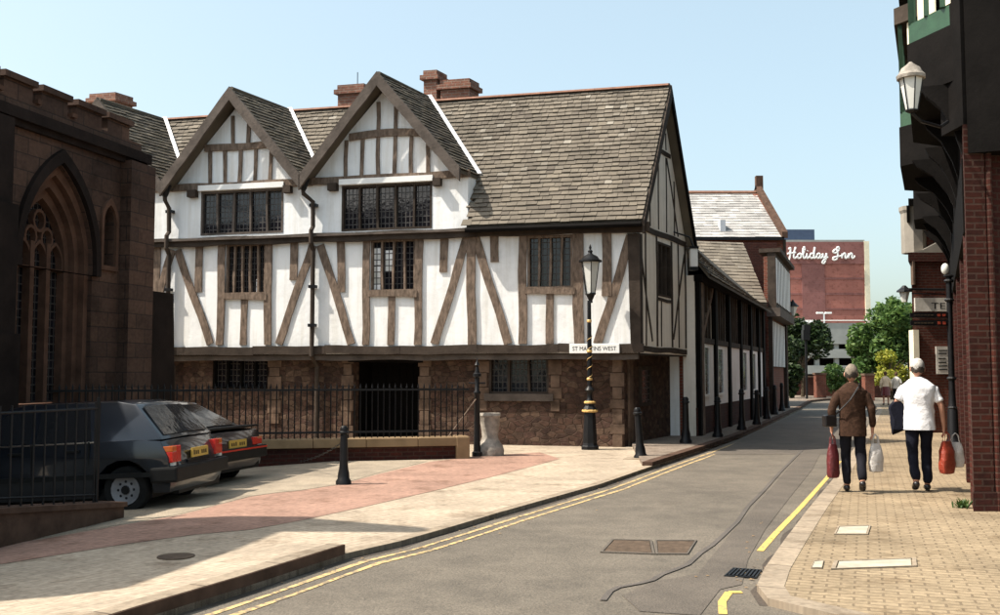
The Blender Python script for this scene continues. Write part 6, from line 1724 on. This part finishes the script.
# man in the brown jacket
q1 = gnd(854, 492.5)
lean = {'knl':(-.09,.10,.52),'anl':(-.085,.06,.085),'tol':(-.09,.22,.03),'knr':(.10,.02,.50),'anr':(.10,-.20,.17),'tor':(.105,-.08,.04),
        'ell':(-.26,-.05,1.14),'wrl':(-.27,.0,.88),'hnl':(-.27,.02,.80),'elr':(.25,-.04,1.13),'wrr':(.255,.02,.87),'hnr':(.255,.03,.79)}
p1, J1, sp1 = person(q1, R(-16), 1.69, lean, 'person in a brown tweed jacket walking away, nearest the kerb', 'tweed', 'black_cloth', 'hair', top_len=.76)
q2 = gnd(921, 491.5)
lean2 = {'knl':(-.09,.02,.50),'anl':(-.07,-.15,.14),'tol':(-.075,-.03,.035),'knr':(.09,.10,.52),'anr':(.085,.04,.085),'tor':(.09,.2,.03),
         'ell':(-.27,.02,1.15),'wrl':(-.20,.20,1.05),'hnl':(-.16,.27,1.04),'elr':(.27,-.04,1.12),'wrr':(.30,.02,.86),'hnr':(.30,.03,.78)}
p2, J2, sp2 = person(q2, R(-16), 1.77, lean2, 'person in a white short sleeved shirt walking away beside the brick pier', 'white_cloth', 'navy', 'hair_white', top_len=.80, sleeve=.5, build_=1.08)
q3 = V((19.15, 49.8, 0)); 
p3, J3, s3 = person(q3, R(-10), 1.66, {}, 'distant person in a pale beige coat and skirt walking on the far right pavement', 'beige_cloth', 'bag_red', 'hair_br', top_len=.72, skirt=True)
q4 = V((20.0, 50.6, 0))
p4, J4, s4 = person(q4, R(-25), 1.63, {'wrr':(.2,.2,1.0),'hnr':(.2,.26,1.0)}, 'distant person in a white top half hidden behind the white shirted walker', 'off_white', 'black_cloth', 'hair_br', top_len=.85)
def bag(name, hand, w, d, h, m, label, cat='carrier bag', yaw=0, tilt=0, loose=.03):
    mb = MB(); n = 14; rows = 9
    base = V((hand.x, hand.y, hand.z - h - .13))
    prof = [(.55,0),(.9,.03),(1,.15),(1.02,.3),(.98,.5),(.93,.7),(.85,.85),(.7,.95),(.55,1.0)]
    k = 0
    for f, z in prof:
        for j in range(n):
            a = 2*math.pi*j/n; cx_ = abs(math.cos(a))**.6*math.copysign(1,math.cos(a)); sy_ = abs(math.sin(a))**.6*math.copysign(1,math.sin(a))
            rn = 1 + .10*noise.noise(V((cx_*2.2, sy_*2.2, z*5+hand.x)))*1.5
            mb.v.append(V((cx_*w/2*f*rn, sy_*d/2*(f if z < .8 else f*.6)*rn, z*h)))
    for i in range(len(prof)-1):
        for j in range(n):
            j2 = (j+1)%n; mb.f.append((i*n+j,i*n+j2,(i+1)*n+j2,(i+1)*n+j))
    mb.f.append(tuple(range(n))[::-1]); mb.f.append(tuple((len(prof)-1)*n+j for j in range(n)))
    Mx = Matrix.Translation(base) @ Matrix.Rotation(yaw,4,'Z')
    mb.v = [Mx @ v for v in mb.v]
    t = empty(name, base, label, cat)
    mb.build('pouch', M_[m], t, smooth=True)
    for sg_ in (-1,1):
        b2 = MB(); e = Mx.to_3x3() @ V((w*.25,0,0)); o_ = Mx.to_3x3() @ V((0,sg_*d*.12,0)); tp__ = base+V((0,0,h*.97))
        b2.tube([tp__-e+o_, tp__-e*.7+o_+V((0,0,.10)), V((hand.x,hand.y,hand.z-.005))+o_*.3, tp__+e*.7+o_+V((0,0,.10)), tp__+e+o_], .008, 6); b2.build('handle', M_[m], t)
    return t
h1l = to_world(p1, J1['hnl'], sp1); h1r = to_world(p1, J1['hnr'], sp1); h2r = to_world(p2, J2['hnr'], sp2); h2l = to_world(p2, J2['wrl'], sp2)
bag('carrier_bag', h1l+V((.0,-.03,-.02)), .16, .12, .46, 'bag_red', 'dark red patterned bag hanging from the left hand of the person in the brown jacket', yaw=R(20))
bag('carrier_bag', h1r+V((.03,-.02,-.0)), .18, .12, .38, 'bag_white', 'white plastic bag in the right hand of the person in the brown jacket', yaw=R(10))
bag('carrier_bag', h2r+V((.02,-.02,0)), .22, .14, .44, 'bag_red2', 'orange red plastic bag in the right hand of the person in the white shirt', yaw=R(25))
bag('carrier_bag', h2r+V((.18,.06,-.02)), .2, .12, .34, 'bag_white', 'pale plastic bag hanging beside the orange red one of the white shirted person', yaw=R(-20))
# black handbag with its strap
hb_ = to_world(p1, (-.30,-.08,.98), sp1)
t = empty('handbag', hb_, 'small black shoulder handbag at the left hip of the person in the brown jacket', 'handbag')
mb = MB(); mb.box(-.09,.09,-.045,.045,-.10,.06, Matrix.Translation(hb_)@Matrix.Rotation(R(15),4,'Z')); mb.build('pouch', M_['shoe'], t, bevel=.02)
mb = MB(); sh_ = to_world(p1, (.10,-.03,1.47), sp1); bk_ = to_world(p1, (-.03,-.165,1.25), sp1); mb.tube([hb_+V((.08,0,.06)), to_world(p1,(-.17,-.15,1.1),sp1), bk_, to_world(p1,(.08,-.12,1.42),sp1), sh_], .010, 6); mb.build('strap', M_['shoe'], t)
# folded dark jacket over the arm of the second person
fj = h2l
mb = MB(); rows_ = 12; cols_ = 10; dX = (to_world(p2,(1,0,0),1)-to_world(p2,(0,0,0),1)); dY = (to_world(p2,(0,1,0),1)-to_world(p2,(0,0,0),1))
el_ = to_world(p2, J2['ell'], sp2); mid_ = el_.lerp(fj, .55)
for i in range(rows_):
    for j in range(cols_):
        a_ = (j/(cols_-1)-.5); hgt = .38 + .08*math.sin(j*1.4)
        z_ = -hgt*(i/(rows_-1)); th2 = .085*(1 + .3*math.sin(j*2.1+i*.6)) * (1 - .25*i/rows_)
        mb.v.append(mid_ + V((0,0,.07)) + dY*(a_*.30) - dX*(.03 + th2*(.3+math.sin(math.pi*min(1,i/3)/2)*.6)) + V((0,0,z_)))
for i in range(rows_):
    for j in range(cols_):
        a_ = (j/(cols_-1)-.5); hgt = .33 + .06*math.sin(j*1.9+1)
        z_ = -hgt*(i/(rows_-1)); mb.v.append(mid_ + V((0,0,.07)) + dY*(a_*.30) + dX*(.02+.05*math.sin(math.pi*min(1,i/3)/2)) + V((0,0,z_)))
n0_ = rows_*cols_
for base_ in (0, n0_):
    for i in range(rows_-1):
        for j in range(cols_-1):
            a_ = base_+i*cols_+j; mb.f.append((a_,a_+1,a_+cols_+1,a_+cols_))
for j in range(cols_-1):
    mb.f.append((j,j+1,n0_+j+1,n0_+j)); b_ = (rows_-1)*cols_; mb.f.append((b_+j,b_+j+1,n0_+b_+j+1,n0_+b_+j))
for i in range(rows_-1):
    mb.f.append((i*cols_,(i+1)*cols_,n0_+(i+1)*cols_,n0_+i*cols_)); b_ = cols_-1; mb.f.append((i*cols_+b_,(i+1)*cols_+b_,n0_+(i+1)*cols_+b_,n0_+i*cols_+b_))
tag(mb.build('folded_jacket', M_['navy'], base=mid_, smooth=True), 'dark jacket folded over the left arm of the person in the white shirt', 'jacket')

# weed at the foot of the pier
wq_ = gnd(962, 508); mb = MB()
for k in range(40):
    a_ = random.random()*6.28; l_ = random.uniform(.05,.16); p = wq_+V((random.gauss(0,.05),random.gauss(0,.03),0)); d = V((math.cos(a_)*l_*.8, math.sin(a_)*l_*.5, l_*.8)); sd_ = V((-math.sin(a_),math.cos(a_),0))*.008
    mb.add([p-sd_, p+sd_, p+d*.6+sd_*1.5, p+d, p+d*.6-sd_*1.5],[(0,1,2,3,4)])
tag(mb.build('weed', M_['leaf_mid'], base=wq_, recalc=False), 'small green weed growing at the foot of the brick pier', 'weed')
# ================================================================ CAMERA, SUN, SKY
cam = bpy.data.cameras.new('camera'); co = bpy.data.objects.new('camera', cam); COL.objects.link(co)
cam.sensor_width = 36; cam.lens = 36; cam.sensor_fit = 'HORIZONTAL'; cam.clip_start = .1; cam.clip_end = 3000
co.location = CAM; co.rotation_euler = (R(90)+TH, 0, 0); scene.camera = co
SD = V((1.0, .14, 0)).normalized(); EL = R(54)         # direction in which shadows fall, sun height
sl_ = bpy.data.lights.new('sun', 'SUN'); so = bpy.data.objects.new('sun', sl_); COL.objects.link(so)
sl_.energy = 4.2; sl_.angle = R(.55); sl_.color = (1, .925, .81)
tosun = V((-SD.x*math.cos(EL), -SD.y*math.cos(EL), math.sin(EL)))
so.rotation_euler = tosun.to_track_quat('Z', 'Y').to_euler(); so.location = (0,0,30)
w = bpy.data.worlds.new('World'); scene.world = w; w.use_nodes = True
nt = w.node_tree; bg = nt.nodes['Background']; sky = nt.nodes.new('ShaderNodeTexSky'); sky.sky_type = 'NISHITA'
sky.sun_disc = False; sky.sun_elevation = EL; sky.sun_rotation = math.atan2(tosun.x, tosun.y)
sky.air_density = 1.0; sky.dust_density = 4; sky.ozone_density = 1.0
hz_ = nt.nodes.new('ShaderNodeMix'); hz_.data_type = 'RGBA'; hz_.blend_type = 'ADD'; hz_.inputs[0].default_value = 1
hz_.inputs[7].default_value = (1.6, 2.0, 1.7, 1)
nt.links.new(sky.outputs[0], hz_.inputs[6]); nt.links.new(hz_.outputs[2], bg.inputs[0]); bg.inputs[1].default_value = .092
scene.view_settings.view_transform = 'Standard'; scene.view_settings.look = 'None'; scene.view_settings.gamma = 1
scene.view_settings.exposure = 1.02
